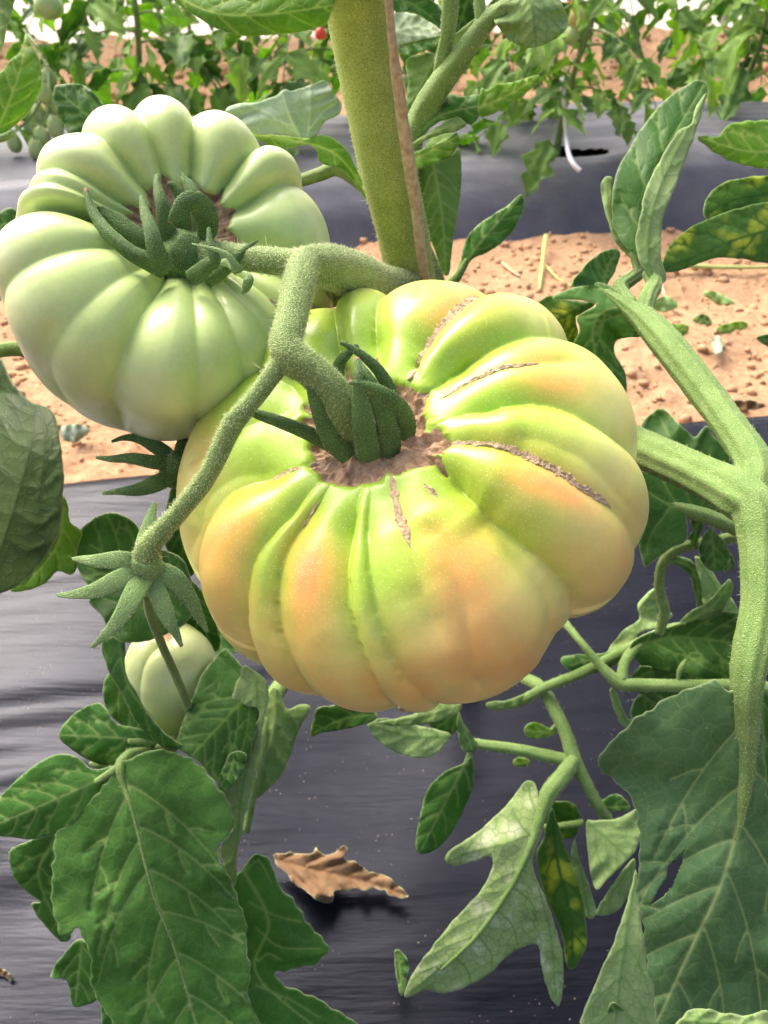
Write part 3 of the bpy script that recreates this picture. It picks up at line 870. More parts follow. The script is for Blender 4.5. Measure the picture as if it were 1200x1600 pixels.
obj('skin', skin_mesh(GT, 'skin', M['skin_green'], green_skin(GT), sstep(1.3, 0.5, GT.PH) * 0.6), green)
obj('crack', crack_mesh(GT, 'crack', gc[5], 0.55, 0.85, 0.0014, 0.0006, 11), green)

# ---------------- the small smooth tomato low behind the open calyx
ST = Fruit(268, 1062, 0.335, 0.0215, (0.04, 0.85, 0.5), H=1.28, p_r=0.85, p_z=0.95, dimple=0.12, dim_w=0.35, NT=240, NP=140)
sc_th = [(-2.05, 0.15), (-0.9, 0.035), (0.9, 0.05), (2.0, 0.05)]
ST.ribs([(np.array([0.1, 3.0]), np.array([t, t]), D, 0.1, 2.3) for t, D in sc_th], width_ref=1.2, power=2.2)
ST.finish(scar_r=0.12, seed=25)
cs_ = np.broadcast_to(np.array([0.55, 0.63, 0.27]), ST.B.shape) * (1 - 0.15 * sstep(1.2, 0.3, ST.PH))[..., None]
small = thing('tomato', 'small smooth pale green tomato half hidden behind the open calyx', 'tomato', ST.C - ST.ax * ST.R * 1.2)
obj('skin', skin_mesh(ST, 'skin', M['skin_green'], cs_, 0.2 * np.ones_like(ST.PH)), small)

# ================================================================== LEAVES
def inside_poly(px, py, poly):
    x, y = poly[:, 0], poly[:, 1]; x2, y2 = np.roll(x, -1), np.roll(y, -1)
    c = np.zeros(len(px), bool)
    for a, b_, c2, d in zip(x, y, x2, y2):
        if b_ == d: continue
        hit = ((b_ > py) != (d > py)) & (px < (c2 - a) * (py - b_) / (d - b_) + a)
        c ^= hit
    return c

def seg_dist(px, py, line):
    """distance to a polyline, position along it (0..1), signed side"""
    best = np.full(len(px), 1e9); tt = np.zeros(len(px)); sd = np.zeros(len(px))
    L = np.concatenate([[0], np.cumsum(np.hypot(*np.diff(line[:, :2], axis=0).T))]); tot = L[-1]
    for i in range(len(line) - 1):
        a = line[i, :2]; d = line[i + 1, :2] - a; l2 = max(d @ d, 1e-9)
        u = ((px - a[0]) * d[0] + (py - a[1]) * d[1]) / l2
        uc = np.clip(u, 0, 1)
        dx = px - a[0] - uc * d[0]; dy = py - a[1] - uc * d[1]
        q = np.hypot(dx, dy)
        m = q < best
        best[m] = q[m]; tt[m] = (L[i] + uc[m] * math.sqrt(l2)) / tot
        sd[m] = np.where(d[0] * (py[m] - a[1]) - d[1] * (px[m] - a[0]) > 0, 1, -1)
    return best, tt, sd

def resample(line, st):
    L = np.concatenate([[0], np.cumsum(np.hypot(*np.diff(line, axis=0).T))])
    u = np.arange(0, L[-1], st)
    return np.stack([np.interp(u, L, line[:, 0]), np.interp(u, L, line[:, 1])], 1)

def W_guess(gx, gy, m):
    if len(gx) == 0: return 6.0
    return max(np.percentile(seg_dist(gx, gy, m)[0], 98), 4.0)

def vein_lines(mid, W, veins, vang, rng, vlist):
    if vlist is not None:
        return [catmull(np.array(v, float), 5) for v in vlist]
    ml = np.concatenate([[0], np.cumsum(np.hypot(*np.diff(mid, axis=0).T))]); mt = ml / ml[-1]
    lines = []
    for k in range(veins):
        for sd_ in (1, -1):
            tk = (k + 0.35 + 0.25 * (sd_ > 0) + rng.uniform(-0.12, 0.12)) / (veins + 0.4)
            if not 0.02 < tk < 0.95: continue
            at = lambda t: np.array([np.interp(t, mt, mid[:, 0]), np.interp(t, mt, mid[:, 1])])
            p = at(tk); dr = at(min(tk + 0.05, 1)) - p; dr /= np.linalg.norm(dr) + 1e-9
            a = R_(vang + rng.uniform(-6, 6)) * sd_
            ln = [p]; stp = W * 0.20
            for _ in range(7):
                ca, sa = math.cos(a), math.sin(a)
                ln.append(ln[-1] + stp * np.array([ca * dr[0] - sa * dr[1], sa * dr[0] + ca * dr[1]]))
                a *= 0.90
            ln = catmull(np.array(ln), 3); lines.append(ln)
            # two finer branches off each side vein
            if W > 40:
                for q, s2 in ((0.40, 1), (0.62, -1)):
                    i = int(q * (len(ln) - 1)); d2 = ln[min(i + 1, len(ln) - 1)] - ln[i - 1]; d2 /= np.linalg.norm(d2) + 1e-9
                    b_ = s2 * R_(42); ca, sa = math.cos(b_), math.sin(b_)
                    v = np.array([ca * d2[0] - sa * d2[1], sa * d2[0] + ca * d2[1]])
                    e = ln[i] + v * W * 0.26
                    lines.append(np.array([ln[i], ln[i] + v * W * 0.13, e + d2 * W * 0.05]))
    return lines

def leaf(name, parent, outline, mid, front='top', back='under', fold=0.0, cup=0.0, tilt=0.0, wave=0.0015, step=5.0, rag=1.0, smooth=3,
         veins=6, vang=48, vein_w=2.4, quilt=0.0004, hole=None, seed=0, label=None, thick=0.00035, tipdrop=0.0, midw=1.6, teeth=0.0, vlist=None):
    """A leaf blade. outline: its edge, mid: midrib as (x, y, depth); both as seen in the photograph, the blade then
    bends away from the midrib: fold (V), cup (curved), tilt (one side deeper), in metres of depth per metre of width."""
    rng = np.random.default_rng(seed + 17)
    mid0 = mid
    mid = catmull(np.array(mid, float), 6)
    o = catmull(np.array(outline, float), smooth, closed=True)
    # resample the edge evenly
    oc = np.vstack([o, o[:1]]); L = np.concatenate([[0], np.cumsum(np.hypot(*np.diff(oc, axis=0).T))])
    n = max(24, int(L[-1] / (step * 0.9)))
    u = np.linspace(0, L[-1], n, endpoint=False)
    o = np.stack([np.interp(u, L, oc[:, 0]), np.interp(u, L, oc[:, 1])], 1)
    T = np.roll(o, -1, 0) - np.roll(o, 1, 0); T /= np.linalg.norm(T, axis=1)[:, None] + 1e-9
    Nn = np.stack([-T[:, 1], T[:, 0]], 1)
    jag = rag * fbm(col3(u / 14.0, seed * 3.1), 2, seed)
    if teeth: jag = jag + teeth * (np.abs((u / 26.0 + 0.3 * noise3(col3(u / 60.0, seed), 2)) % 1.0 - 0.5) * 2 - 0.5)
    o = o + Nn * jag[:, None]
    x0, y0 = o.min(0); x1, y1 = o.max(0)
    gx, gy = np.meshgrid(np.arange(x0, x1, step), np.arange(y0, y1, step * 0.866))
    gx = gx + (np.arange(gx.shape[0]) % 2)[:, None] * step * 0.5
    gx = gx.ravel() + rng.uniform(-0.12, 0.12, gx.size) * step; gy = gy.ravel() + rng.uniform(-0.12, 0.12, gy.size) * step
    ins = inside_poly(gx, gy, o)
    gx, gy = gx[ins], gy[ins]
    d2 = np.full(len(gx), 1e9)
    for p in o: d2 = np.minimum(d2, (gx - p[0]) ** 2 + (gy - p[1]) ** 2)
    keep = d2 > (0.6 * step) ** 2
    gx, gy = gx[keep], gy[keep]
    # extra mesh points along the ribs so that they are crisp
    _m0 = catmull(np.array(mid0, float), 6)[:, :2]
    lines = vein_lines(_m0, W_guess(gx, gy, _m0), veins, vang, rng, vlist)
    vp = [resample(_m0, step * 0.8)] + [resample(ln, step * 0.8) for ln in lines]
    vp = np.concatenate(vp)
    vp = vp[inside_poly(vp[:, 0], vp[:, 1], o)]
    dv = np.full(len(gx), 1e9); de = np.full(len(vp), 1e9)
    for p in vp: dv = np.minimum(dv, (gx - p[0]) ** 2 + (gy - p[1]) ** 2)
    for p in o: de = np.minimum(de, (vp[:, 0] - p[0]) ** 2 + (vp[:, 1] - p[1]) ** 2)
    vp = vp[de > (0.6 * step) ** 2]
    kp = dv > (0.62 * step) ** 2
    gx = np.concatenate([gx[kp], vp[:, 0]]); gy = np.concatenate([gy[kp], vp[:, 1]])
    pts = [Vector((float(a), float(b_))) for a, b_ in o] + [Vector((float(a), float(b_))) for a, b_ in zip(gx, gy)]
    ed = [(i, (i + 1) % n) for i in range(n)]
    if hole is not None:
        hl = np.array(hole, float); hl = resample(np.vstack([hl, hl[:1]]), 3.0)
        hl = hl + 0.8 * rng.normal(size=hl.shape)
        far_ = np.array([min(math.hypot(p.x - q_[0], p.y - q_[1]) for q_ in hl) > 2.2 for p in pts]); far_[:n] = True
        far_ &= ~np.concatenate([np.zeros(n, bool), inside_poly(np.array([p.x for p in pts[n:]]), np.array([p.y for p in pts[n:]]), hl)])
        pts = [p for p, k_ in zip(pts, far_) if k_]
        h0 = len(pts); pts += [Vector((float(a), float(b_))) for a, b_ in hl]
        ed += [(h0 + i, h0 + (i + 1) % len(hl)) for i in range(len(hl))]
    vv, ee, ff, *_ = delaunay_2d_cdt(pts, ed, [], 1, 1e-4)
    q = np.array([(v.x, v.y) for v in vv]); tri = np.array([list(f) for f in ff if len(f) == 3])
    if hole is not None:
        ch = q[tri].mean(1)
        tri = tri[~inside_poly(ch[:, 0], ch[:, 1], hl)]
    px, py = q[:, 0], q[:, 1]
    dist, t, side = seg_dist(px, py, mid)
    ml = np.concatenate([[0], np.cumsum(np.hypot(*np.diff(mid[:, :2], axis=0).T))]); mt = ml / ml[-1]
    dep = np.interp(t, mt, mid[:, 2])
    m2 = dist * dep / F                                                   # metres from the midrib
    # side veins
    W = max(np.percentile(dist, 98), 4.0)
    vd = np.full(len(q), 1e9); vh = dist.copy()
    for ln in lines:
        dv, tv, _ = seg_dist(px, py, ln)
        dv = dv / (1.15 - 0.75 * tv)
        vd = np.minimum(vd, dv)
    vein = np.maximum(np.exp(-(dist / (vein_w * midw * (1.25 - 0.8 * t))) ** 2), 0.85 * np.exp(-(vd / vein_w) ** 2))
    bulge = np.clip(np.minimum(vd, dist) / (0.10 * W + 6), 0, 1) ** 0.7
    sgn = 1.0 if front.startswith('under') or front == 'sage' else -1.0
    flat_xy = np.stack([(px - mid[0, 0]) * dep / F + seed * 0.137, (py - mid[0, 1]) * dep / F, np.zeros(len(q))], 1)
    wv = fbm(flat_xy * (95 if front == 'brown' else 38), 3, seed + 60) * wave * np.clip(m2 / 0.012, 0.25, 1.5)
    edge_ = np.clip(dist / W, 0, 1)
    ruff = wave * 0.8 * edge_ ** 2 * np.sin(t * 19 + side * 2 + seed)
    z = dep + fold * m2 + cup * m2 * m2 / 0.02 + tilt * m2 * side + wv + ruff + sgn * quilt * bulge * 1.6 + tipdrop * t * t
    V = P(px, py, z)
    a, b_, c = V[tri[:, 0]], V[tri[:, 1]], V[tri[:, 2]]
    fn = np.cross(b_ - a, c - a)
    if np.einsum('ij,ij->i', fn, a - CAMP).sum() > 0:
        tri = tri[:, ::-1]; fn = -fn
    vn = np.zeros_like(V)
    for k in range(3): np.add.at(vn, tri[:, k], fn)
    vn /= np.linalg.norm(vn, axis=1)[:, None] + 1e-15
    V2 = V - vn * thick
    rimv = np.zeros(len(V)); rimv[:n] = 1.0
    N = len(V)
    # rim: boundary edges
    e = np.concatenate([tri[:, [0, 1]], tri[:, [1, 2]], tri[:, [2, 0]]])
    key = np.sort(e, 1); _, inv, cnt = np.unique(key[:, 0] * (N + 1) + key[:, 1], return_inverse=True, return_counts=True)
    be = e[cnt[inv] == 1]
    rim = np.stack([be[:, 1], be[:, 0], be[:, 0] + N, be[:, 1] + N], 1)
    Fl = tri.tolist() + (tri[:, ::-1] + N).tolist() + rim.tolist()
    mi = np.concatenate([np.zeros(len(tri), int), np.ones(len(tri), int), np.ones(len(rim), int)])
    me = mesh_from(name, np.concatenate([V, V2]), Fl, [M[front], M[back]], mi, True, {'vein': np.concatenate([vein, vein]), 'rim': np.concatenate([rimv, rimv])}, None, np.concatenate([flat_xy, flat_xy]))
    ob = obj(name, me, parent)
    if label: ob['label'] = label
    return ob

def stalk(name, parent, pts, mat='petiole', seg=28, ridges=7, ridge=0.07, hairs=0, hair_len=0.0012, long_hairs=0, long_len=0.003, n=8, seed=0, bump=0.00012, label=None, extra=None, thin=1.0):
    sc_r = lambda q: [(a, b_, c, d * thin) for a, b_, c, d in q]
    pts = sc_r(pts); extra = [sc_r(e) for e in (extra or [])]
    path, rad = px_path(pts, n)
    geo = [tube_geo(path, rad, seg, ridges, ridge, bump, 420, seed)]
    for e in (extra or []):
        p2, r2 = px_path(e, n); geo.append(tube_geo(p2, r2, seg, ridges, ridge, bump, 420, seed + 1))
    V, Fs = merge(geo)
    ob = obj(name, mesh_from(name, V, Fs, [M[mat]]), parent)
    if label: ob['label'] = label
    if hairs or long_hairs: add_hairs(ob, V, Fs, hairs, hair_len, long_hairs, long_len, seed)
    return ob

def add_hairs(ob, V, Fs, n1, l1, n2, l2, seed):
    rng = np.random.default_rng(seed + 500)
    parts = []
    if n1:
        p, nn = sample_tris(V, Fs, n1, rng); parts.append(hair_geo(p, nn, l1, 0.00007, rng, 0.35))
    if n2:
        p, nn = sample_tris(V, Fs, n2, rng); parts.append(hair_geo(p, nn, l2, 0.00006, rng, 0.3))
    hv = np.concatenate([p[0] for p in parts]); offs = 0; hf = []
    for v, f in parts: hf.append(np.asarray(f) + offs); offs += len(v)
    h = obj('fine_hairs', mesh_from('fine_hairs', hv, np.concatenate(hf), [M['hair']]), ob)
    h['kind'] = 'stuff'
    return h

def sepal(name, parent, pts, mat='sepal', fold=0.55, thick=0.00022, tip=True, n=7, hairs=0, hair_len=0.001, long_hairs=0, seed=0, up=None, wide=1.0):
    """a strap-shaped sepal; pts: (x, y, depth, half width in photo pixels)"""
    c = catmull(np.array(pts, float), n)
    path = P(c[:, 0], c[:, 1], c[:, 2]); hw = np.maximum(c[:, 3] * 0.66 * wide, 0.3) * c[:, 2] / F
    T = np.gradient(path, axis=0); T /= np.linalg.norm(T, axis=1)[:, None] + 1e-12
    view = CAMP - path; view /= np.linalg.norm(view, axis=1)[:, None]
    if up is not None: view = view + np.asarray(up)
    S = np.cross(T, view); S /= np.linalg.norm(S, axis=1)[:, None] + 1e-12
    Nn = np.cross(S, T)
    k = 9; us = np.linspace(-1, 1, k)
    top = path[:, None] + (us[None, :] * hw[:, None])[..., None] * S[:, None] - (fold * np.abs(us)[None, :] ** 1.6 * hw[:, None])[..., None] * Nn[:, None]
    th = thick * (1 - us ** 2)[None, :, None] * np.clip(hw / hw.max(), 0.3, 1)[:, None, None] + 0.00008
    bot = top - th * Nn[:, None] * 1.6
    top = top + th * Nn[:, None] * 0.6
    top = top + Nn[:, None] * (0.00010 * fbm(top * 600, 2, seed))[..., None]
    m = len(path)
    V = np.concatenate([top.reshape(-1, 3), bot.reshape(-1, 3)])
    i = np.arange(m * k).reshape(m, k); Nn_ = m * k
    q1 = np.stack([i[:-1, :-1], i[1:, :-1], i[1:, 1:], i[:-1, 1:]], -1).reshape(-1, 4)
    q2 = q1[:, ::-1] + Nn_
    r1 = np.stack([i[:-1, 0], i[:-1, 0] + Nn_, i[1:, 0] + Nn_, i[1:, 0]], -1); r2 = np.stack([i[1:, -1], i[1:, -1] + Nn_, i[:-1, -1] + Nn_, i[:-1, -1]], -1)
    e1 = np.stack([i[-1, :-1], i[-1, :-1] + Nn_, i[-1, 1:] + Nn_, i[-1, 1:]], -1)
    Fs = np.concatenate([q1, q2, r1, r2, e1])
    row = np.zeros(len(V)); row[:m * k] = np.repeat(np.arange(m), k); row[m * k:] = np.repeat(np.arange(m), k)
    mi = (row[Fs].mean(1) > m * 0.955).astype(int) if tip else np.zeros(len(Fs), int)
    ob = obj(name, mesh_from(name, V, Fs, [M[mat], M['tip']], mi), parent)
    if hairs or long_hairs: add_hairs(ob, V, Fs, hairs, hair_len, long_hairs, 0.0026, seed)
    return ob

# ================================================================== THE FOREGROUND PLANT
plant = thing('tomato_plant', 'near tomato plant with thick fuzzy stem carrying the large ribbed tomatoes', 'tomato plant', on_plane(735, 1045, 0.0))
main_stem = stalk('main_stem', plant, [(545, -60, .235, 54), (557, 0, .25, 52.5), (580, 130, .27, 49), (605, 260, .29, 45), (628, 360, .31, 41), (643, 440, .328, 39), (668, 560, .37, 35), (690, 700, .43, 30), (715, 880, .52, 26), (733, 1050, .60, 24)],
                  'stem', 32, 4, 0.03, 9000, 0.0011, 260, 0.0042, n=10, seed=1)
# fruit truss: joint on the stem, fork, the two fruit stalks and the side branch
truss = stalk('fruit_truss', plant, [(640, 452, .318, 28), (600, 446, .295, 29), (560, 432, .262, 34), (520, 418, .235, 33), (492, 412, .222, 27), (476, 416, .217, 26), (466, 450, .210, 26), (455, 500, .203, 25), (447, 535, .199, 26), (456, 558, .198, 28), (485, 578, .199, 27), (515, 606, .201, 27), (540, 636, .205, 30), (552, 668, .212, 30)],
              'truss', 28, 5, 0.03, 14000, 0.0009, 320, 0.0034, seed=2,
              extra=[[(486, 412, .219, 22), (450, 410, .222, 21), (400, 405, .226, 20), (350, 400, .231, 21), (310, 394, .236, 23), (285, 392, .241, 25), (268, 396, .25, 22)],
                     [(448, 548, .199, 17), (432, 575, .198, 15.5), (405, 612, .197, 15), (375, 648, .196, 16), (362, 664, .196, 17), (345, 700, .197, 16), (318, 752, .198, 15.5), (280, 800, .199, 15), (250, 832, .200, 16), (232, 855, .201, 19), (226, 885, .204, 24)]])
# second stalk seen behind the fork
stalk('truss_branch', plant, [(575, 448, .300, 22), (530, 455, .292, 22), (490, 470, .288, 20), (470, 490, .287, 18), (440, 520, .29, 16)], 'truss', 18, 5, 0.03, 1200, 0.0009, seed=3)
# support string along the stem
V, Fs = tube_geo(*px_path([(604, -40, .228, 5), (612, 60, .240, 6.5), (622, 140, .252, 8.5), (636, 240, .268, 9), (650, 330, .285, 8), (660, 410, .299, 7.5), (668, 470, .32, 7), (690, 640, .385, 5.5), (726, 1000, .565, 4.5), (735, 1060, .60, 4)], 10), 14, 7, 0.12, 0.0002, 500, 5)
M['string'] = mat_simple('dry_plant_fibre', (0.52, 0.40, 0.25), 0.85, 0, 420, (0.34, 0.23, 0.13), 0.2, 0.5, 0.0006)
tag(obj('support_cord', mesh_from('support_cord', V, Fs, [M['string']])), 'dry brown support cord running down the right side of the thick stem', 'cord')

# ---- calyx of the large tomato
def calyx_base(parent, pts, mat='sepal', seed=0):
    path, rad = px_path(pts, 6)
    V, Fs = tube_geo(path, rad, 24, 6, 0.06, 0.00015, 400, seed)
    ob = obj('calyx', mesh_from('calyx', V, Fs, [M[mat]]), parent)
    add_hairs(ob, V, Fs, 600, 0.0006, 0, 0, seed)
    return ob
cb = calyx_base(big, [(551, 655, .209, 20), (560, 680, .214, 28), (570, 700, .218, 34), (575, 712, .222, 26)], seed=4)
H1 = dict(hairs=1500, hair_len=0.0007, fold=0.4, wide=1.1)
sepal('sepal', cb, [(575, 722, .208, 26), (573, 700, .2035, 27), (568, 665, .1985, 24), (562, 620, .195, 17), (560, 585, .194, 11), (557, 558, .196, 5)], seed=11, **H1)
sepal('sepal', cb, [(608, 716, .210, 22), (608, 690, .205, 26), (600, 650, .1995, 22), (585, 612, .196, 18), (568, 580, .195, 11), (558, 560, .197, 4)], seed=12, **H1)
sepal('sepal', cb, [(625, 702, .212, 15), (636, 670, .206, 20), (626, 640, .200, 20), (600, 616, .196, 16), (570, 602, .194, 10), (545, 597, .194, 5)], seed=13, **H1)
sepal('sepal', cb, [(618, 650, .211, 16), (613, 618, .206, 15), (592, 580, .202, 13), (562, 552, .199, 9), (532, 534, .198, 4.5)], seed=14, **H1)
sepal('sepal', cb, [(548, 715, .210, 22), (520, 690, .205, 21), (500, 650, .200, 16), (487, 605, .197, 12), (485, 580, .197, 8), (490, 563, .198, 4)], seed=15, **H1)
sepal('sepal', cb, [(520, 696, .213, 18), (480, 676, .208, 16), (440, 660, .204, 14), (405, 648, .202, 11), (380, 640, .201, 4)], seed=16, **H1)
sepal('sepal', cb, [(556, 640, .214, 12), (532, 605, .214, 14), (530, 570, .213, 13), (548, 548, .212, 9), (560, 540, .212, 5)], seed=17, **H1)
# ---- calyx of the green tomato
DG = 0.010                      # the calyx sits proud of the scar
cg = calyx_base(green, [(300, 398, .240 - DG, 30), (292, 402, .246 - DG, 42), (285, 408, .252 - DG, 40), (280, 412, .258 - DG, 25)], seed=5)
H2 = dict(hairs=350, hair_len=0.0007, wide=1.12)
sepal('sepal', cg, [(262, 425, .238 - DG, 20), (240, 412, .233 - DG, 21), (205, 395, .230 - DG, 17), (170, 365, .229 - DG, 15), (145, 330, .231 - DG, 11), (133, 293, .233 - DG, 4)], fold=0.6, seed=21, **H2)
sepal('sepal', cg, [(262, 405, .245 - DG, 20), (225, 380, .240 - DG, 24), (190, 355, .238 - DG, 22), (160, 335, .238 - DG, 16), (142, 315, .237 - DG, 8)], fold=0.4, seed=22, **H2)
sepal('sepal', cg, [(258, 425, .232 - DG, 22), (245, 395, .228 - DG, 20), (236, 360, .227 - DG, 16), (226, 330, .229 - DG, 11), (220, 305, .232 - DG, 4)], fold=0.5, seed=23, **H2)
sepal('sepal', cg, [(268, 390, .243 - DG, 18), (260, 350, .238 - DG, 18), (252, 315, .236 - DG, 14), (246, 290, .237 - DG, 10), (245, 272, .239 - DG, 4)], fold=0.6, seed=24, **H2)
sepal('sepal', cg, [(290, 385, .246 - DG, 16), (285, 345, .242 - DG, 18), (283, 310, .240 - DG, 15), (272, 292, .239 - DG, 10), (262, 288, .238 - DG, 5)], fold=0.5, seed=25, **H2)
sepal('sepal', cg, [(318, 385, .243 - DG, 14), (324, 350, .236 - DG, 24), (312, 320, .231 - DG, 24), (290, 315, .229 - DG, 18), (272, 335, .229 - DG, 10), (265, 348, .230 - DG, 4)], fold=0.3, seed=26, **H2)
sepal('sepal', cg, [(310, 380, .247 - DG, 12), (312, 340, .244 - DG, 16), (300, 300, .243 - DG, 16), (288, 280, .244 - DG, 10), (283, 270, .245 - DG, 4)], fold=0.4, seed=27, **H2)
sepal('sepal', cg, [(295, 438, .236 - DG, 18), (320, 418, .231 - DG, 16), (335, 405, .229 - DG, 13), (328, 380, .228 - DG, 8), (326, 355, .23 - DG, 4)], fold=0.5, seed=28, **H2)
sepal('sepal', cg, [(320, 440, .238 - DG, 16), (345, 425, .235 - DG, 15), (368, 405, .233 - DG, 10), (385, 388, .233 - DG, 6), (403, 375, .235 - DG, 3)], fold=0.4, seed=29, **H2)
sepal('sepal', cg, [(345, 410, .222 - DG, 7), (362, 412, .219 - DG, 13), (372, 425, .219 - DG, 11), (352, 396, .217 - DG, 7), (300, 381, .219 - DG, 2)], mat='sepal_light', fold=0.2, tip=False, seed=30)
sepal('sepal', cg, [(378, 425, .226 - DG, 6), (388, 435, .225 - DG, 12), (384, 450, .226 - DG, 10), (378, 458, .228 - DG, 4)], mat='sepal_light', fold=0.2, tip=False, seed=31)

# ---- empty open calyx at the end of the side branch
oc = calyx_base(plant, [(228, 868, .201, 20), (228, 884, .205, 26), (226, 900, .211, 26), (224, 915, .216, 18)], 'sepal_light', 6)
oc.name = 'open_calyx'; oc['label'] = 'empty star-shaped calyx without a fruit'
H3 = dict(mat='sepal_light', fold=0.12, wide=1.3, hairs=400, hair_len=0.0012, long_hairs=60)
sepal('sepal', oc, [(224, 884, .203, 17), (190, 876, .199, 18), (150, 876, .198, 12), (128, 874, .199, 7), (113, 873, .200, 3)], seed=41, **H3)
sepal('sepal', oc, [(222, 895, .203, 18), (190, 905, .198, 20), (150, 922, .197, 15), (115, 929, .198, 8), (88, 930, .200, 3)], seed=42, **H3)
sepal('sepal', oc, [(224, 900, .202, 20), (208, 930, .197, 19), (188, 965, .195, 15), (165, 992, .195, 9), (143, 1012, .197, 3)], seed=43, **H3)
sepal('sepal', oc, [(236, 905, .205, 16), (250, 935, .203, 17), (262, 965, .203, 14), (275, 990, .205, 8), (284, 1010, .207, 3)], seed=44, **H3)
sepal('sepal', oc, [(242, 890, .206, 18), (272, 905, .206, 20), (296, 935, .209, 15), (312, 965, .213, 9), (324, 988, .216, 3)], seed=45, **H3)
sepal('sepal', oc, [(226, 880, .208, 14), (224, 850, .212, 14), (234, 815, .216, 11), (242, 785, .219, 4)], seed=46, **H3)
# ---- second empty calyx behind the large tomato's edge
oc2 = calyx_base(plant, [(282, 712, .262, 12), (276, 728, .266, 22), (274, 742, .270, 22), (276, 752, .275, 10)], 'sepal', 7)
oc2.name = 'open_calyx'; oc2['label'] = 'darker empty calyx tucked under the green tomato'
H4 = dict(mat='sepal', fold=0.15, wide=1.2, hairs=250, hair_len=0.0011, long_hairs=30)
sepal('sepal', oc2, [(276, 726, .264, 14), (240, 722, .260, 14), (205, 716, .259, 11), (175, 717, .260, 7), (150, 715, .262, 3)], seed=51, **H4)
sepal('sepal', oc2, [(272, 740, .263, 14), (245, 755, .259, 17), (215, 765, .258, 13), (185, 768, .259, 7), (160, 771, .261, 3)], seed=52, **H4)
sepal('sepal', oc2, [(276, 722, .268, 13), (250, 702, .268, 15), (220, 686, .268, 11), (195, 684, .267, 6), (174, 690, .266, 3)], seed=53, **H4)
sepal('sepal', oc2, [(283, 730, .268, 12), (300, 722, .268, 12), (315, 712, .27, 4)], seed=54, **H4)
stalk('truss_branch', plant, [(278, 728, .266, 11), (284, 705, .268, 12), (292, 685, .275, 12), (305, 660, .29, 12), (330, 620, .31, 12)], 'sepal', 14, seed=8, hairs=300)
# thin flower stalk in front of the small tomato
stalk('flower_stalk', plant, [(228, 925, .222, 7), (236, 965, .240, 6.5), (252, 1005, .268, 6.5), (272, 1050, .288, 6.5), (292, 1098, .305, 6.5), (304, 1138, .345, 7)], 'truss', 12, seed=9)

# ---- leaf stalks and leaves of the near plant
HS = dict(hairs=3500, hair_len=0.0009)
fork = stalk('leaf_stalk', plant, [(905, 655, .335, 27), (985, 693, .285, 28), (1050, 722, .250, 29), (1110, 750, .228, 31), (1155, 775, .216, 36), (1180, 800, .211, 33), (1188, 870, .207, 29), (1187, 950, .203, 27), (1174, 1020, .200, 27), (1166, 1080, .1998, 23), (1166, 1150, .2043, 19), (1164, 1220, .2083, 13), (1156, 1275, .2110, 9), (1148, 1310, .2122, 6)],
             'petiole', 36, 8, 0.07, seed=61,
             extra=[[(1160, 800, .216, 30), (1178, 760, .218, 31), (1176, 720, .222, 27), (1140, 665, .232, 24), (1090, 598, .245, 24), (1040, 535, .257, 23), (1008, 500, .2658, 19), (985, 482, .2700, 13), (962, 466, .2735, 8), (945, 455, .2765, 4)],
                    [(1005, 492, .268, 14), (1012, 465, .272, 13), (1022, 445, .277, 12), (1012, 425, .280, 8)],
                    [(985, 480, .272, 13), (968, 452, .281, 12), (985, 436, .285, 11), (998, 425, .289, 9), (992, 395, .292, 8)]], **HS)
leaf('leaflet', fork, [(935, 1198), (950, 1168), (985, 1130), (1015, 1110), (1060, 1082), (1100, 1067), (1118, 1062), (1140, 1080), (1168, 1078), (1190, 1120), (1200, 1250), (1225, 1300), (1235, 1450), (1235, 1620), (1120, 1625), (1036, 1612), (1022, 1550), (1010, 1500), (1004, 1450), (995, 1400), (998, 1350), (1000, 1310), (994, 1268), (970, 1228)],
     [(1168, 1075, .200), (1166, 1160, .203), (1163, 1240, .208), (1148, 1310, .2105), (1122, 1392, .2125), (1085, 1470, .215), (1020, 1610, .222)],
     'top_cool', 'under', fold=0.30, wave=0.0032, quilt=0.0012, hole=[(1072, 1323), (1060, 1340), (1044, 1352), (1042, 1372), (1030, 1388), (1016, 1416), (1034, 1404), (1052, 1382), (1064, 1352)], seed=1, rag=2.4, teeth=2.0, veins=6, label='large blue-green leaf with a torn hole', step=4.4, vein_w=2.6, midw=2.6)
leaf('leaflet', fork, [(862, 466), (880, 455), (905, 447), (932, 441), (950, 446), (975, 462), (1000, 482), (1018, 510), (1000, 527), (980, 527), (963, 534), (961, 552), (972, 572), (979, 596), (977, 625), (968, 652), (955, 645), (935, 605), (912, 575), (893, 556), (897, 535), (906, 515), (900, 498), (912, 488), (932, 474), (900, 468)],
     [(1000, 492, .268), (960, 480, .272), (930, 500, .274), (930, 550, .278), (962, 640, .287)], 'top', 'under_green', fold=0.5, wave=0.002, seed=2, veins=5, step=4.2)
leaf('leaflet', fork, [(893, 448), (903, 428), (928, 402), (955, 388), (968, 392), (966, 412), (952, 440), (940, 452), (918, 446)], [(940, 452, .280), (948, 420, .283), (966, 390, .287)], 'top_dark', 'under', tilt=0.6, seed=3, step=4)
leaf('leaflet', fork, [(836, 478), (862, 462), (890, 468), (930, 474), (908, 490), (899, 497), (904, 525), (900, 556), (870, 560), (842, 520)], [(930, 470, .281), (890, 490, .287), (845, 515, .300)], 'spot', 'top', fold=0.3, seed=4, step=4)
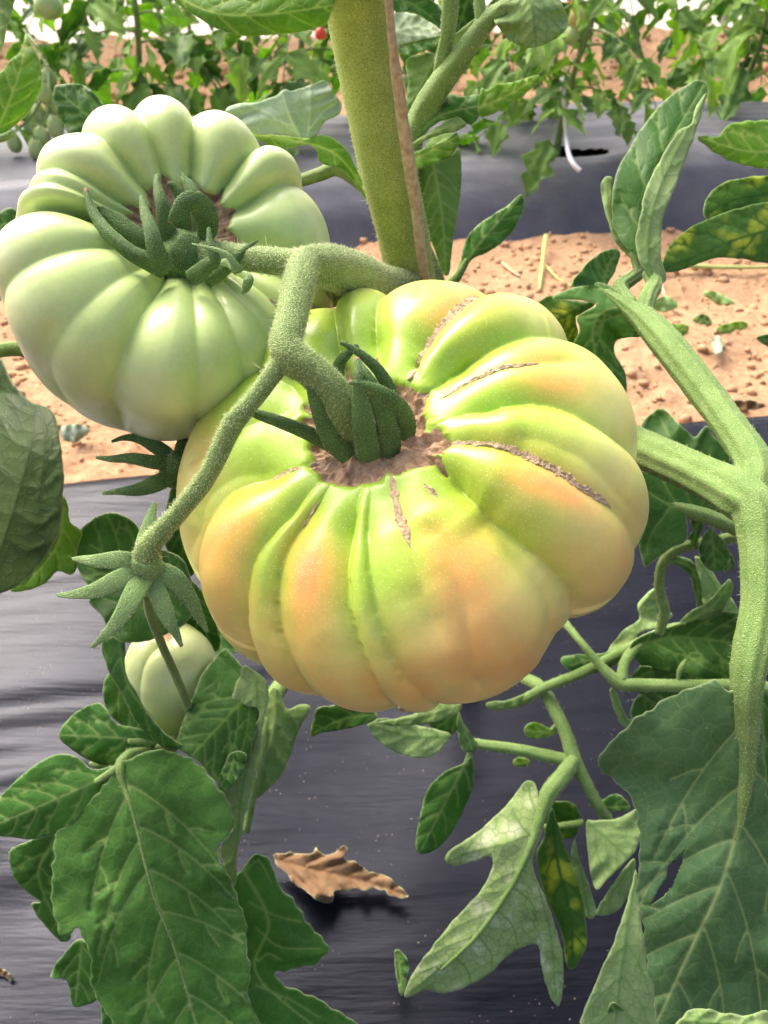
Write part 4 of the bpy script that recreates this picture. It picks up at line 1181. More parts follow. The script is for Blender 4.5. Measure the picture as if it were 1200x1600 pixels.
leaf('leaflet', fork, [(957, 340), (957, 300), (965, 265), (985, 228), (1010, 190), (1035, 160), (1060, 141), (1085, 126), (1101, 129), (1105, 143), (1092, 168), (1084, 195), (1062, 208), (1042, 235), (1022, 275), (1008, 310), (1003, 345), (996, 375), (997, 402), (978, 385), (963, 362)],
     [(1015, 440, .279), (1003, 380, .282), (1008, 310, .288), (1045, 225, .296), (1100, 132, .306)], 'top_dark', 'under', tilt=-0.25, cup=0.3, seed=5, rag=1.2, veins=5, step=4.2, label='upright dark green leaf with one side folded over')
leaf('leaflet', fork, [(1106, 143), (1098, 175), (1086, 210), (1071, 250), (1056, 290), (1038, 335), (1033, 370), (1034, 405), (1041, 436), (1030, 442), (1011, 428), (998, 402), (993, 372), (1002, 335), (1008, 300), (1026, 260), (1046, 225), (1062, 203), (1080, 193), (1088, 165)],
     [(1022, 442, .276), (1012, 390, .276), (1022, 320, .279), (1050, 250, .287), (1085, 185, .297), (1104, 145, .304)], 'under', 'top_dark', tilt=0.35, seed=6, rag=1.0, veins=4, step=4.2)
leaf('leaflet', fork, [(939, 300), (942, 281), (950, 276), (958, 283), (957, 335), (966, 365), (990, 392), (997, 405), (985, 402), (962, 378), (948, 340)], [(993, 402, .292), (955, 350, .293), (948, 280, .297)], 'under', 'top', seed=7, step=3.6, veins=3)

rear = stalk('leaf_stalk', plant, [(1230, 870, .33, 16), (1165, 832, .315, 15), (1110, 808, .312, 14), (1060, 793, .312, 13), (1010, 770, .318, 10), (960, 740, .33, 8)], 'petiole', 16, seed=62, hairs=600, thin=0.85,
             extra=[[(1180, 832, .318, 13), (1120, 845, .325, 10), (1065, 855, .33, 10), (1037, 878, .335, 9), (1030, 915, .34, 9), (1038, 955, .345, 10), (1030, 990, .35, 8)], [(1112, 810, .313, 4), (1113, 830, .312, 4)]])
leaf('leaflet', rear, [(985, 690), (1000, 690), (1003, 662), (1018, 645), (1032, 637), (1045, 646), (1060, 662), (1076, 676), (1086, 683), (1098, 670), (1106, 664), (1114, 680), (1130, 697), (1140, 712), (1139, 735), (1143, 748), (1132, 775), (1128, 800), (1112, 804), (1085, 796), (1072, 806), (1076, 828), (1072, 846), (1050, 856), (1018, 880), (1005, 882), (990, 800), (975, 720)],
     [(1100, 804, .311), (1050, 790, .310), (1000, 760, .315), (960, 730, .325)], 'top_dark', 'under', tilt=0.15, seed=8, veins=4, vein_w=1.8, vlist=[(( 1085, 797), (1060, 740), (1050, 690), (1030, 650)), ((1095, 800), (1100, 760), (1110, 700)), ((1060, 792), (1030, 740), (1010, 700)), ((1050, 790), (1020, 830), (1010, 860))])
leaf('leaflet', rear, [(1110, 828), (1122, 836), (1134, 850), (1141, 872), (1132, 888), (1120, 893), (1104, 888), (1094, 872), (1093, 852), (1100, 836)], [(1112, 828, .312), (1118, 890, .317)], 'top_dark', 'under', seed=9, step=3.6, veins=3)
leaf('leaflet', rear, [(1132, 866), (1142, 866), (1150, 884), (1140, 893), (1130, 888)], [(1136, 864, .316), (1142, 892, .319)], 'top_dark', 'under', seed=10, step=3.4, veins=2)
leaf('leaflet', rear, [(1080, 808), (1096, 806), (1098, 822), (1090, 848), (1082, 858), (1077, 840), (1083, 828)], [(1092, 806, .313), (1082, 858, .318)], 'top_dark', 'under_green', fold=0.5, seed=11, step=3.4, veins=2)
# curled leaves low on the right
low = stalk('leaf_stalk', plant, [(1240, 1080, .34, 12), (1160, 1072, .345, 13), (1080, 1072, .35, 12), (1000, 1070, .36, 12), (970, 1068, .363, 13), (940, 1042, .366, 9), (905, 1000, .372, 7), (880, 970, .39, 8)], 'petiole', 16, seed=63, hairs=800, thin=0.82,
            extra=[[(810, 1098, .40, 8), (850, 1075, .392, 9), (900, 1055, .385, 10), (950, 1030, .378, 10), (1000, 1005, .372, 11), (1045, 985, .367, 11), (1080, 975, .363, 7)], [(972, 1064, .363, 11), (975, 1040, .366, 10), (988, 1018, .370, 10), (1008, 1002, .372, 9)], [(1062, 1072, .352, 4), (1060, 1055, .352, 4), (1066, 1042, .352, 6), (1072, 1030, .352, 2)]])
leaf('leaflet', low, [(985, 1008), (1010, 990), (1050, 978), (1085, 968), (1120, 957), (1150, 957), (1180, 968), (1200, 1000), (1195, 1040), (1165, 1085), (1130, 1075), (1090, 1060), (1045, 1052), (1010, 1045), (992, 1028)], [(1000, 1008, .370), (1060, 995, .362), (1190, 1010, .345)], 'top_dark', 'under', fold=-0.2, wave=0.003, seed=12, veins=6, step=4.4)
leaf('leaflet', low, [(1000, 1040), (1040, 1048), (1090, 1058), (1140, 1078), (1120, 1110), (1060, 1112), (1010, 1090), (985, 1070)], [(985, 1060, .368), (1130, 1085, .372)], 'top_dark', 'under', seed=13, veins=4)
leaf('leaflet', low, [(943, 1032), (955, 1008), (975, 984), (1000, 966), (996, 945), (1010, 928), (1024, 918), (1030, 932), (1028, 962), (1040, 955), (1052, 962), (1030, 980), (1000, 988), (985, 1008), (965, 1028)], [(1000, 1000, .376), (990, 965, .380), (1022, 922, .388)], 'under', 'top', fold=0.6, wave=0.004, seed=14, veins=3, step=3.8)
leaf('leaflet', low, [(1058, 978), (1075, 958), (1100, 945), (1122, 925), (1140, 904), (1146, 920), (1138, 942), (1122, 958), (1098, 968), (1072, 980)], [(1060, 976, .360), (1110, 950, .350), (1142, 908, .342)], 'under_green', 'top', tilt=0.4, seed=15, veins=3, step=3.8)
leaf('leaflet', low, [(1086, 870), (1105, 880), (1120, 905), (1140, 930), (1160, 968), (1120, 962), (1098, 940), (1092, 905)], [(1090, 872, .352), (1150, 968, .358)], 'under', 'top', tilt=-0.3, seed=16, veins=3, step=4)
leaf('leaflet', low, [(1030, 872), (1055, 868), (1080, 875), (1092, 900), (1098, 930), (1092, 958), (1086, 930), (1078, 900), (1058, 885)], [(1035, 874, .342), (1082, 890, .345), (1094, 955, .355)], 'top_dark', 'top', fold=0.4, seed=17, veins=3, step=3.8)
leaf('leaflet', low, [(880, 1025), (940, 1020), (985, 1008), (990, 1018), (960, 1040), (930, 1052), (900, 1052), (880, 1040)], [(985, 1012, .374), (890, 1040, .385)], 'top', 'under', fold=0.4, seed=18, veins=3)
leaf('leaflet', low, [(952, 1078), (965, 1080), (975, 1110), (985, 1125), (1005, 1110), (1015, 1118), (985, 1136), (968, 1128)], [(956, 1080, .366), (980, 1130, .372)], 'under', 'top', seed=19, veins=2, step=3.4)
leaf('leaflet', low, [(1000, 1085), (1040, 1080), (1070, 1090), (1050, 1118), (1018, 1128), (985, 1120)], [(1000, 1080, .367), (1040, 1120, .375)], 'top_dark', 'under', seed=20, veins=3)
leaf('leaflet', low, [(1160, 1090), (1200, 1080), (1220, 1200), (1220, 1330), (1185, 1240), (1170, 1160)], [(1190, 1080, .33), (1200, 1320, .34)], 'top_dark', 'under', seed=21, veins=4)

bot = stalk('leaf_stalk', plant, [(820, 1060, .42, 11), (846, 1075, .400, 11), (866, 1108, .393, 12), (884, 1145, .388, 12), (897, 1185, .384, 13), (915, 1222, .382, 11), (935, 1258, .382, 10), (955, 1290, .384, 11)], 'petiole', 18, seed=64, hairs=900, thin=0.86,
            extra=[[(898, 1186, .383, 13), (880, 1212, .378, 15), (858, 1240, .373, 15), (845, 1275, .370, 11), (832, 1315, .3668, 7), (812, 1360, .3647, 5.5), (788, 1402, .3637, 4.5), (745, 1462, .3647, 3.5), (690, 1515, .3695, 2.5)],
                   [(895, 1190, .385, 11), (850, 1180, .389, 11), (800, 1170, .393, 10), (750, 1163, .397, 9), (725, 1155, .40, 6)], [(912, 1285, .384, 6), (880, 1290, .386, 6), (850, 1292, .388, 5)], [(735, 1176, .397, 5), (728, 1195, .396, 5)], [(874, 1128, .391, 4), (860, 1142, .390, 4)]])
leaf('leaflet', bot, [(632, 1557), (640, 1530), (655, 1506), (690, 1460), (720, 1425), (748, 1396), (768, 1358), (766, 1337), (742, 1345), (712, 1353), (697, 1346), (699, 1332), (735, 1308), (780, 1270), (804, 1241), (822, 1221), (834, 1222), (840, 1236), (843, 1252), (856, 1250), (852, 1285), (836, 1330), (832, 1352), (845, 1388), (860, 1422), (874, 1468), (881, 1518), (878, 1558), (871, 1573), (856, 1548), (846, 1505), (841, 1476), (822, 1478), (795, 1492), (762, 1524), (720, 1545), (690, 1553), (668, 1546), (645, 1556)],
     [(858, 1240, .371), (845, 1275, .3685), (832, 1315, .3665), (812, 1360, .3645), (788, 1402, .3635), (745, 1462, .3645), (640, 1552, .376)], 'under_white', 'top', fold=0.25, wave=0.0022, seed=22, label='pale whitish underside of a lobed leaf', step=4.2, vein_w=2.2,
     vlist=[((838, 1300), (790, 1318), (740, 1330), (700, 1345)), ((834, 1310), (815, 1290), (800, 1262)), ((842, 1280), (830, 1250), (826, 1228)), ((812, 1360), (780, 1372), (765, 1385)), ((795, 1392), (745, 1400), (722, 1430)), ((770, 1425), (720, 1445), (680, 1475)), ((745, 1462), (700, 1478), (668, 1495)), ((715, 1498), (680, 1510), (655, 1520)), ((828, 1330), (845, 1400), (862, 1470), (868, 1560)), ((800, 1385), (830, 1410), (838, 1440)), ((775, 1420), (800, 1445), (810, 1480)), ((745, 1460), (765, 1485), (770, 1510)), ((715, 1498), (730, 1515), (735, 1535))])
leaf('leaflet', bot, [(838, 1335), (850, 1308), (861, 1262), (872, 1288), (888, 1335), (905, 1385), (915, 1430), (917, 1475), (906, 1500), (893, 1516), (884, 1505), (880, 1468), (862, 1420), (846, 1385)], [(862, 1262, .378), (870, 1340, .378), (890, 1430, .380), (896, 1512, .386)], 'spot', 'under', fold=0.35, seed=23, veins=5, step=4)
leaf('leaflet', bot, [(850, 1280), (862, 1256), (882, 1252), (900, 1260), (906, 1280), (900, 1306), (878, 1312), (855, 1308)], [(862, 1256, .390), (895, 1305, .395)], 'spot', 'under', seed=24, veins=3, step=3.8)
leaf('leaflet', bot, [(898, 1310), (905, 1340), (925, 1400), (930, 1430), (915, 1432), (900, 1380), (892, 1340)], [(900, 1312, .393), (920, 1430, .396)], 'under', 'top', seed=25, veins=2, step=3.6)
leaf('leaflet', bot, [(726, 1192), (737, 1182), (741, 1205), (737, 1235), (722, 1272), (702, 1308), (680, 1328), (660, 1335), (650, 1326), (652, 1298), (660, 1258), (672, 1228), (695, 1206)], [(732, 1182, .395), (705, 1235, .396), (658, 1328, .402)], 'top', 'under', fold=0.3, seed=26, veins=4, step=3.8, label='small dark leaf hanging over the black film')
leaf('leaflet', bot, [(819, 1140), (828, 1129), (845, 1131), (862, 1140), (872, 1144), (858, 1150), (838, 1154), (824, 1150)], [(870, 1144, .390), (820, 1142, .386)], 'top_lit', 'under', seed=27, veins=3, step=3.4)
leaf('leaflet', bot, [(801, 1192), (808, 1184), (824, 1186), (828, 1192), (818, 1198), (806, 1198)], [(828, 1190, .42), (802, 1192, .42)], 'top_lit', 'under', seed=28, veins=2, step=3.2)
leaf('leaflet', bot, [(715, 1112), (726, 1130), (742, 1155), (748, 1164), (738, 1175), (722, 1172), (716, 1150)], [(716, 1112, .388), (738, 1172, .396)], 'under_green', 'top', seed=29, veins=3, step=3.6)
leaf('leaflet', bot, [(575, 1128), (600, 1122), (640, 1130), (690, 1142), (706, 1150), (692, 1168), (668, 1184), (632, 1180), (598, 1164), (580, 1145)], [(704, 1150, .396), (640, 1150, .392), (578, 1132, .385)], 'under', 'top', tilt=0.3, seed=30, veins=4, step=4)
leaf('leaflet', bot, [(590, 1128), (620, 1122), (655, 1112), (690, 1098), (715, 1094), (722, 1106), (700, 1122), (660, 1132), (620, 1135)], [(722, 1100, .385), (650, 1120, .380), (592, 1128, .378)], 'under_green', 'top', tilt=0.3, seed=31, veins=4, step=4)
leaf('leaflet', bot, [(484, 1150), (490, 1122), (500, 1105), (560, 1100), (590, 1118), (570, 1132), (535, 1140), (505, 1145)], [(590, 1115, .375), (540, 1122, .38), (488, 1145, .39)], 'top_dark', 'under', seed=32, veins=4, step=4)
leaf('leaflet', bot, [(690, 1150), (660, 1115), (700, 1105), (718, 1112), (714, 1140)], [(715, 1110, .395), (680, 1140, .402)], 'top_dark', 'under', seed=33, veins=2, step=4)
leaf('leaflet', bot, [(760, 1098), (800, 1092), (845, 1072), (850, 1082), (815, 1104), (770, 1110)], [(848, 1078, .398), (765, 1104, .392)], 'under_green', 'top', seed=34, veins=3, step=3.8)
leaf('leaflet', bot, [(920, 1258), (940, 1250), (965, 1240), (985, 1262), (960, 1268), (938, 1262)], [(920, 1262, .385), (985, 1260, .38)], 'top', 'under', seed=35, veins=2, step=3.8)
# pale undersides beside the big right leaf
leaf('leaf', plant, [(915, 1286), (930, 1282), (960, 1280), (985, 1268), (996, 1266), (1001, 1300), (994, 1328), (980, 1345), (962, 1362), (945, 1378), (931, 1391), (921, 1352)], [(918, 1284, .372), (960, 1320, .365), (990, 1350, .36)], 'under', 'top', seed=36, veins=4, wave=0.002, step=4)
leaf('leaf', plant, [(930, 1428), (945, 1400), (970, 1365), (990, 1340), (994, 1360), (985, 1390), (970, 1418), (948, 1430)], [(990, 1345, .36), (935, 1428, .37)], 'under', 'top', seed=37, veins=3, step=4)
leaf('leaf', plant, [(912, 1612), (922, 1560), (940, 1515), (962, 1465), (982, 1405), (994, 1360), (1000, 1415), (1008, 1490), (1022, 1545), (1040, 1612)], [(994, 1362, .33), (975, 1480, .31), (960, 1612, .30)], 'under', 'top_blue', tilt=-0.3, seed=38, veins=5, wave=0.002, step=4.4, label='pale underside turned up beside the big right leaf')
leaf('leaf', plant, [(1065, 1590), (1085, 1576), (1120, 1580), (1160, 1588), (1200, 1580), (1210, 1620), (1060, 1620)], [(1070, 1595, .19), (1200, 1605, .185)], 'under', 'top', seed=39, veins=3, step=4.4)
leaf('leaf', plant, [(950, 1575), (962, 1566), (985, 1590), (990, 1615), (955, 1615)], [(955, 1570, .30), (980, 1612, .31)], 'top', 'under', seed=40, veins=2, step=4)
leaf('leaf', plant, [(617, 1487), (630, 1490), (638, 1510), (632, 1545), (626, 1556), (620, 1530)], [(622, 1488, .41), (628, 1552, .40)], 'top_dark', 'under', seed=41, veins=2, step=3.6)

# ---- compound leaf in the lower left corner
ll = stalk('leaf_stalk', plant, [(330, 1080, .37, 9), (300, 1130, .345, 11), (262, 1168, .318, 12), (230, 1176, .305, 11), (200, 1182, .293, 9), (188, 1198, .288, 8), (193, 1225, .2868, 5), (206, 1262, .2850, 3.6), (228, 1350, .2860, 3), (245, 1412, .2890, 2.6), (270, 1472, .2930, 2.2), (302, 1580, .3000, 1.5)], 'petiole', 16, seed=65, hairs=700,
           extra=[[(238, 1172, .306, 7), (225, 1160, .303, 6), (200, 1158, .30, 4)], [(190, 1196, .289, 7), (172, 1208, .288, 6), (150, 1222, .288, 5)]])
leaf('leaflet', ll, [(188, 1194), (212, 1180), (245, 1172), (280, 1178), (312, 1196), (345, 1236), (365, 1272), (363, 1300), (342, 1324), (345, 1345), (362, 1378), (376, 1420), (386, 1450), (385, 1488), (392, 1512), (388, 1560), (398, 1615), (205, 1615), (172, 1590), (150, 1556), (140, 1525), (141, 1492), (122, 1452), (108, 1462), (94, 1463), (85, 1430), (80, 1390), (83, 1340), (87, 1305), (112, 1280), (150, 1240), (174, 1212)],
     [(190, 1198, .289), (206, 1262, .285), (228, 1350, .286), (245, 1412, .289), (270, 1472, .293), (310, 1615, .302)], 'top_blue', 'under', fold=0.30, wave=0.0028, seed=42, rag=2.0, teeth=3.0, veins=6, step=4.6, vein_w=2.4, quilt=0.0013, label='broad blue-green leaf in the lower left corner')
leaf('leaflet', ll, [(182, 1200), (162, 1234), (122, 1280), (92, 1300), (55, 1312), (20, 1308), (-10, 1304), (-25, 1280), (0, 1245), (35, 1210), (70, 1186), (95, 1178), (120, 1184), (145, 1202), (168, 1198)], [(180, 1204, .290), (110, 1238, .289), (-10, 1290, .296)], 'top', 'under', fold=0.35, seed=43, veins=5, rag=0.8, step=4.4)
leaf('leaflet', ll, [(246, 1160), (235, 1174), (202, 1190), (166, 1196), (135, 1186), (105, 1166), (92, 1148), (110, 1120), (150, 1098), (166, 1108), (180, 1130), (214, 1137), (240, 1146)], [(240, 1160, .304), (180, 1152, .300), (95, 1148, .304)], 'top', 'under', fold=0.3, seed=44, veins=4, rag=0.8, step=4.4)
leaf('leaflet', ll, [(14, 1332), (40, 1316), (85, 1303), (90, 1340), (88, 1390), (95, 1430), (112, 1463), (95, 1471), (62, 1436), (48, 1412), (64, 1410), (40, 1392), (20, 1368)], [(85, 1310, .325), (60, 1370, .33), (100, 1465, .338)], 'top_dark', 'under', seed=45, veins=4, step=4.4)
leaf('leaflet', ll, [(78, 1526), (98, 1492), (126, 1468), (145, 1496), (150, 1540), (152, 1562), (128, 1572), (112, 1570), (104, 1532)], [(128, 1470, .33), (118, 1565, .338)], 'top', 'under', seed=46, veins=3, step=4.2)
leaf('leaflet', ll, [(160, 1560), (200, 1580), (240, 1620), (170, 1620)], [(165, 1562, .325), (210, 1620, .33)], 'top', 'under', seed=47, veins=2, step=4.2)
leaf('leaflet', ll, [(360, 1390), (385, 1350), (404, 1334), (424, 1348), (436, 1386), (456, 1405), (476, 1435), (500, 1464), (513, 1482), (496, 1504), (462, 1514), (430, 1520), (440, 1536), (470, 1550), (512, 1570), (560, 1615), (350, 1615), (350, 1480)], [(375, 1350, .325), (420, 1440, .33), (400, 1520, .335), (500, 1612, .34)], 'top', 'under', seed=48, veins=5, rag=1.6, teeth=3.0, step=4.6,
     vlist=[((385, 1360), (405, 1345), (425, 1380)), ((390, 1410), (430, 1430), (470, 1440)), ((400, 1450), (440, 1480), (500, 1482)), ((400, 1540), (450, 1560), (500, 1590)), ((405, 1500), (420, 1490), (440, 1500))])
leaf('leaflet', ll, [(200, 1150), (225, 1158), (212, 1172), (185, 1206), (150, 1200), (140, 1190), (180, 1185)], [(215, 1160, .315), (150, 1198, .32)], 'under', 'top', seed=49, veins=2, step=3.8)

# ---- leaves round the small tomato
mid_ = stalk('leaf_stalk', plant, [(480, 1020, .42, 10), (430, 1085, .385, 13), (408, 1150, .37, 13), (398, 1220, .362, 9), (385, 1300, .360, 5)], 'petiole', 16, seed=66, hairs=500)
leaf('leaflet', mid_, [(274, 1166), (282, 1140), (294, 1110), (306, 1076), (316, 1052), (332, 1034), (350, 1012), (372, 1034), (392, 1058), (410, 1075), (406, 1112), (396, 1160), (385, 1200), (358, 1235), (345, 1230), (320, 1200), (298, 1182)], [(395, 1075, .318), (355, 1120, .304), (300, 1180, .298)], 'top_dark', 'under', tilt=0.25, fold=0.2, seed=50, veins=5, rag=1.5, step=4.4)
leaf('leaflet', mid_, [(340, 1232), (352, 1190), (366, 1175), (385, 1180), (378, 1205), (360, 1232), (350, 1238)], [(368, 1178, .300), (350, 1234, .298)], 'top', 'under', seed=51, veins=3, step=3.8)
leaf('leaflet', mid_, [(364, 1095), (372, 1060), (384, 1040), (412, 1058), (420, 1075), (414, 1125), (404, 1180), (394, 1235), (380, 1290), (370, 1345), (369, 1386), (358, 1370), (345, 1342), (345, 1325), (362, 1300), (365, 1272), (352, 1246), (346, 1230), (372, 1212), (386, 1182), (372, 1164), (374, 1148), (402, 1130), (404, 1110), (388, 1102)], [(400, 1060, .312), (400, 1140, .308), (378, 1240, .306), (366, 1380, .310)], 'under', 'top_dark', seed=52, veins=7, vang=60, rag=2.2, step=4.0, label='pale torn strip of a folded-over leaf')
leaf('leaflet', mid_, [(432, 1074), (442, 1092), (450, 1108), (470, 1100), (486, 1106), (468, 1140), (446, 1200), (420, 1232), (384, 1260), (380, 1250), (398, 1185), (412, 1115), (422, 1078)], [(430, 1076, .372), (425, 1150, .368), (385, 1256, .362)], 'under_green', 'top', fold=0.3, seed=53, veins=5, step=4.2)
leaf('leaf', plant, [(117, 872), (121, 835), (143, 812), (175, 801), (208, 814), (226, 838), (252, 858), (290, 880), (300, 960), (250, 995), (202, 1004), (172, 992), (160, 962), (139, 942), (145, 922), (130, 905)], [(280, 960, .30), (220, 900, .305), (140, 850, .31)], 'top_dark', 'under', seed=54, veins=5, step=4.6, cup=-0.3)
leaf('leaf', plant, [(158, 1006), (180, 994), (196, 1000), (196, 1050), (215, 1085), (235, 1120), (262, 1150), (288, 1166), (255, 1168), (215, 1132), (194, 1092), (170, 1050)], [(185, 998, .303), (205, 1080, .300), (280, 1165, .300)], 'top_dark', 'under', fold=0.5, seed=55, veins=4, step=4)
leaf('leaf', plant, [(162, 1064), (182, 1048), (202, 1085), (225, 1130), (245, 1150), (205, 1140), (168, 1112)], [(180, 1052, .355), (235, 1145, .36)], 'top_blue', 'under', seed=56, veins=3, step=4)
leaf('leaf', plant, [(325, 990), (345, 985), (372, 1020), (352, 1020), (330, 1050), (318, 1062)], [(345, 990, .36), (325, 1055, .35)], 'top_dark', 'under', seed=57, veins=2, step=4)
leaf('leaf', plant, [(265, 770), (285, 745), (310, 760), (310, 850), (300, 900), (270, 880), (255, 830)], [(290, 750, .30), (285, 890, .31)], 'top_dark', 'under', seed=58, veins=4, step=4.6)
leaf('leaf', plant, [(270, 890), (320, 930), (345, 1000), (330, 1020), (290, 985), (262, 975), (250, 930)], [(275, 895, .33), (335, 1015, .345)], 'top_dark', 'under', seed=59, veins=4, step=4.6)

# ---- leaves at the left edge
left = stalk('leaf_stalk', plant, [(330, 520, .36, 12), (200, 540, .34, 12), (90, 555, .315, 12), (30, 545, .295, 11), (-20, 550, .28, 10)], 'petiole', 14, seed=67)
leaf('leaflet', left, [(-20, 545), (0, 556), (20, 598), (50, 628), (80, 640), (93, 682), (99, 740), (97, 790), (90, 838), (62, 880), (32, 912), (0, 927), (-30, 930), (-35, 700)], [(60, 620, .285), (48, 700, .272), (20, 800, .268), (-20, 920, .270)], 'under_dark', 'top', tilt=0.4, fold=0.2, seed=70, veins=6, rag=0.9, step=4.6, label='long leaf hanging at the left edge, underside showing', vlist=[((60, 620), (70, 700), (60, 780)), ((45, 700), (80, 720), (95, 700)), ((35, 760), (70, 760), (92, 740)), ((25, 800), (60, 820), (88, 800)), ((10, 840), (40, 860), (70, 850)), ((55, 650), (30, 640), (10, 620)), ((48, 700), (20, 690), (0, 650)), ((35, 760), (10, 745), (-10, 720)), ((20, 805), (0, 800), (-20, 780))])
leaf('leaflet', left, [(78, 780), (96, 773), (106, 790), (110, 815), (128, 830), (121, 860), (120, 885), (110, 898), (90, 892), (70, 912), (48, 921), (15, 922), (40, 890), (75, 850)], [(98, 778, .298), (90, 850, .295), (40, 915, .295)], 'top_lit', 'under', seed=71, veins=4, step=4.2)
leaf('leaflet', left, [(-20, 660), (5, 672), (14, 720), (10, 800), (0, 860), (-20, 870)], [(0, 665, .30), (-5, 860, .30)], 'top_lit', 'under', seed=72, veins=3, step=4.2)
leaf('leaflet', left, [(-25, 345), (0, 330), (20, 325), (36, 342), (60, 358), (66, 386), (72, 405), (52, 424), (25, 436), (-25, 432)], [(72, 400, .312), (30, 385, .305), (-20, 385, .30)], 'top_dark', 'under', fold=0.3, seed=73, veins=4, step=4.4)
leaf('leaflet', left, [(-20, 428), (10, 430), (26, 440), (10, 462), (-20, 480)], [(20, 440, .30), (-15, 460, .30)], 'sage', 'top', seed=74, veins=2, step=4.2)
# ---- leaves behind and right of the thick stem
up = stalk('leaf_stalk', plant, [(632, 330, .320, 15), (640, 260, .318, 16), (646, 212, .315, 18), (664, 172, .310, 20), (690, 130, .300, 19), (720, 90, .292, 17), (745, 55, .286, 15), (765, 30, .282, 14), (800, 5, .278, 11), (840, -20, .275, 9)], 'petiole', 18, 5, 0.05, seed=68, hairs=2500, hair_len=0.0009,
           extra=[[(688, 135, .303, 13), (690, 105, .298, 12.5), (698, 60, .290, 11.5), (703, 15, .284, 13), (705, -30, .280, 14)], [(754, 40, .284, 10), (750, 15, .282, 9), (748, -15, .28, 8)]])
leaf('leaflet', up, [(648, 205), (668, 180), (690, 152), (705, 147), (725, 151), (749, 147), (751, 165), (748, 184), (736, 195), (722, 190), (712, 183), (685, 192), (652, 216)], [(645, 215, .312), (690, 180, .306), (748, 165, .302)], 'top', 'under', fold=0.3, seed=80, veins=3, step=4)
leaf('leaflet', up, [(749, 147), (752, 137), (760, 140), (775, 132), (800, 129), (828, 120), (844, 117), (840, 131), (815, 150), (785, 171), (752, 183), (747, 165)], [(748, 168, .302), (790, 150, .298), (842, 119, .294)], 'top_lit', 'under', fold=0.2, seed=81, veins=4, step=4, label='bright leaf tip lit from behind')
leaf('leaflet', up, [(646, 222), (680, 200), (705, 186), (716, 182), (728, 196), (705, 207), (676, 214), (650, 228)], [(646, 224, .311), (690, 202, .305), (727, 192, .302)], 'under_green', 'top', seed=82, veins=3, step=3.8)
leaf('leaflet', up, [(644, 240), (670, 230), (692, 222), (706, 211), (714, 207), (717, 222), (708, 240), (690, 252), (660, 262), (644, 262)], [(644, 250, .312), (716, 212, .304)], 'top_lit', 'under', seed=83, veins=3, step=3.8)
leaf('leaflet', up, [(650, 262), (676, 256), (700, 245), (718, 232), (721, 280), (716, 330), (706, 395), (701, 428), (690, 424), (680, 392), (666, 352), (655, 305)], [(676, 250, .315), (690, 330, .322), (697, 425, .336)], 'under_green', 'top', fold=0.2, seed=84, veins=6, step=4, rag=1.2)
leaf('leaflet', up, [(614, 20), (640, 20), (664, 28), (683, 44), (688, 56), (662, 62), (640, 66), (617, 70)], [(612, 52, .315), (650, 42, .312), (686, 52, .308)], 'sage', 'top', seed=85, veins=4, step=3.8)
leaf('leaflet', up, [(616, 66), (645, 62), (688, 55), (690, 66), (668, 76), (645, 86), (622, 82)], [(616, 74, .318), (688, 60, .308)], 'top', 'under', seed=86, veins=3, step=3.8)
leaf('leaflet', up, [(634, 95), (655, 85), (676, 82), (684, 100), (682, 135), (668, 155), (640, 174), (630, 172), (638, 130)], [(680, 90, .312), (660, 130, .318), (634, 172, .324)], 'under_green', 'top', fold=0.3, seed=87, veins=4, step=3.8)
leaf('leaflet', up, [(660, 68), (700, 60), (742, 28), (738, 50), (715, 75), (700, 92), (690, 120), (680, 100), (672, 82)], [(738, 34, .30), (700, 78, .312), (676, 100, .318)], 'under_green', 'top', seed=88, veins=3, step=3.8)
leaf('leaflet', up, [(640, 160), (682, 140), (690, 160), (672, 195), (645, 230), (632, 240), (630, 190)], [(685, 150, .328), (636, 235, .334)], 'top_dark', 'under', seed=89, veins=3, step=4)
leaf('leaflet', up, [(610, -30), (660, -10), (695, 20), (690, 45), (676, 35), (640, 18), (612, 15)], [(610, -10, .300), (655, 12, .302), (688, 40, .305)], 'top_dark', 'under', seed=90, veins=3, step=4)
leaf('leaflet', up, [(708, 45), (712, -10), (750, -20), (748, 20), (740, 42), (720, 52)], [(735, -15, .300), (715, 48, .31)], 'top_dark', 'top_dark', seed=91, veins=2, step=4.2)  # dark blade stands for the shadowed space here, shade put into its colour
leaf('leaflet', up, [(772, 26), (780, 44), (792, 60), (808, 70), (825, 75), (846, 71), (868, 60), (887, 42), (886, 20), (876, 0), (868, -30), (800, -30), (782, 0)], [(820, -30, .275), (832, 20, .272), (838, 72, .278)], 'under', 'top', fold=0.5, seed=92, veins=6, wave=0.003, step=3.8, label='pale wrinkled leaf underside hanging in at the top edge')
leaf('leaflet', up, [(672, 190), (700, 160), (716, 152), (712, 175), (690, 186)], [(712, 155, .308), (678, 188, .314)], 'under_green', 'top', seed=93, veins=2, step=3.8)
leaf('leaf', plant, [(712, 432), (719, 408), (727, 378), (745, 353), (770, 335), (796, 318), (815, 302), (819, 322), (808, 350), (790, 374), (762, 394), (737, 405), (725, 428)], [(716, 430, .345), (745, 385, .342), (814, 306, .340)], 'top', 'under', fold=0.35, seed=94, veins=5, step=3.8, rag=1.0, label='small pointed green leaf above the large tomato')
stalk('leaf_stalk', plant, [(690, 460, .35, 8), (705, 442, .348, 8), (716, 430, .346, 7), (730, 405, .343, 4)], 'petiole', 12, seed=69)
stalk('side_shoot', plant, [(655, 380, .322, 14), (668, 410, .326, 15), (680, 440, .333, 15), (690, 470, .34, 12)], 'truss', 14, seed=70, hairs=400)
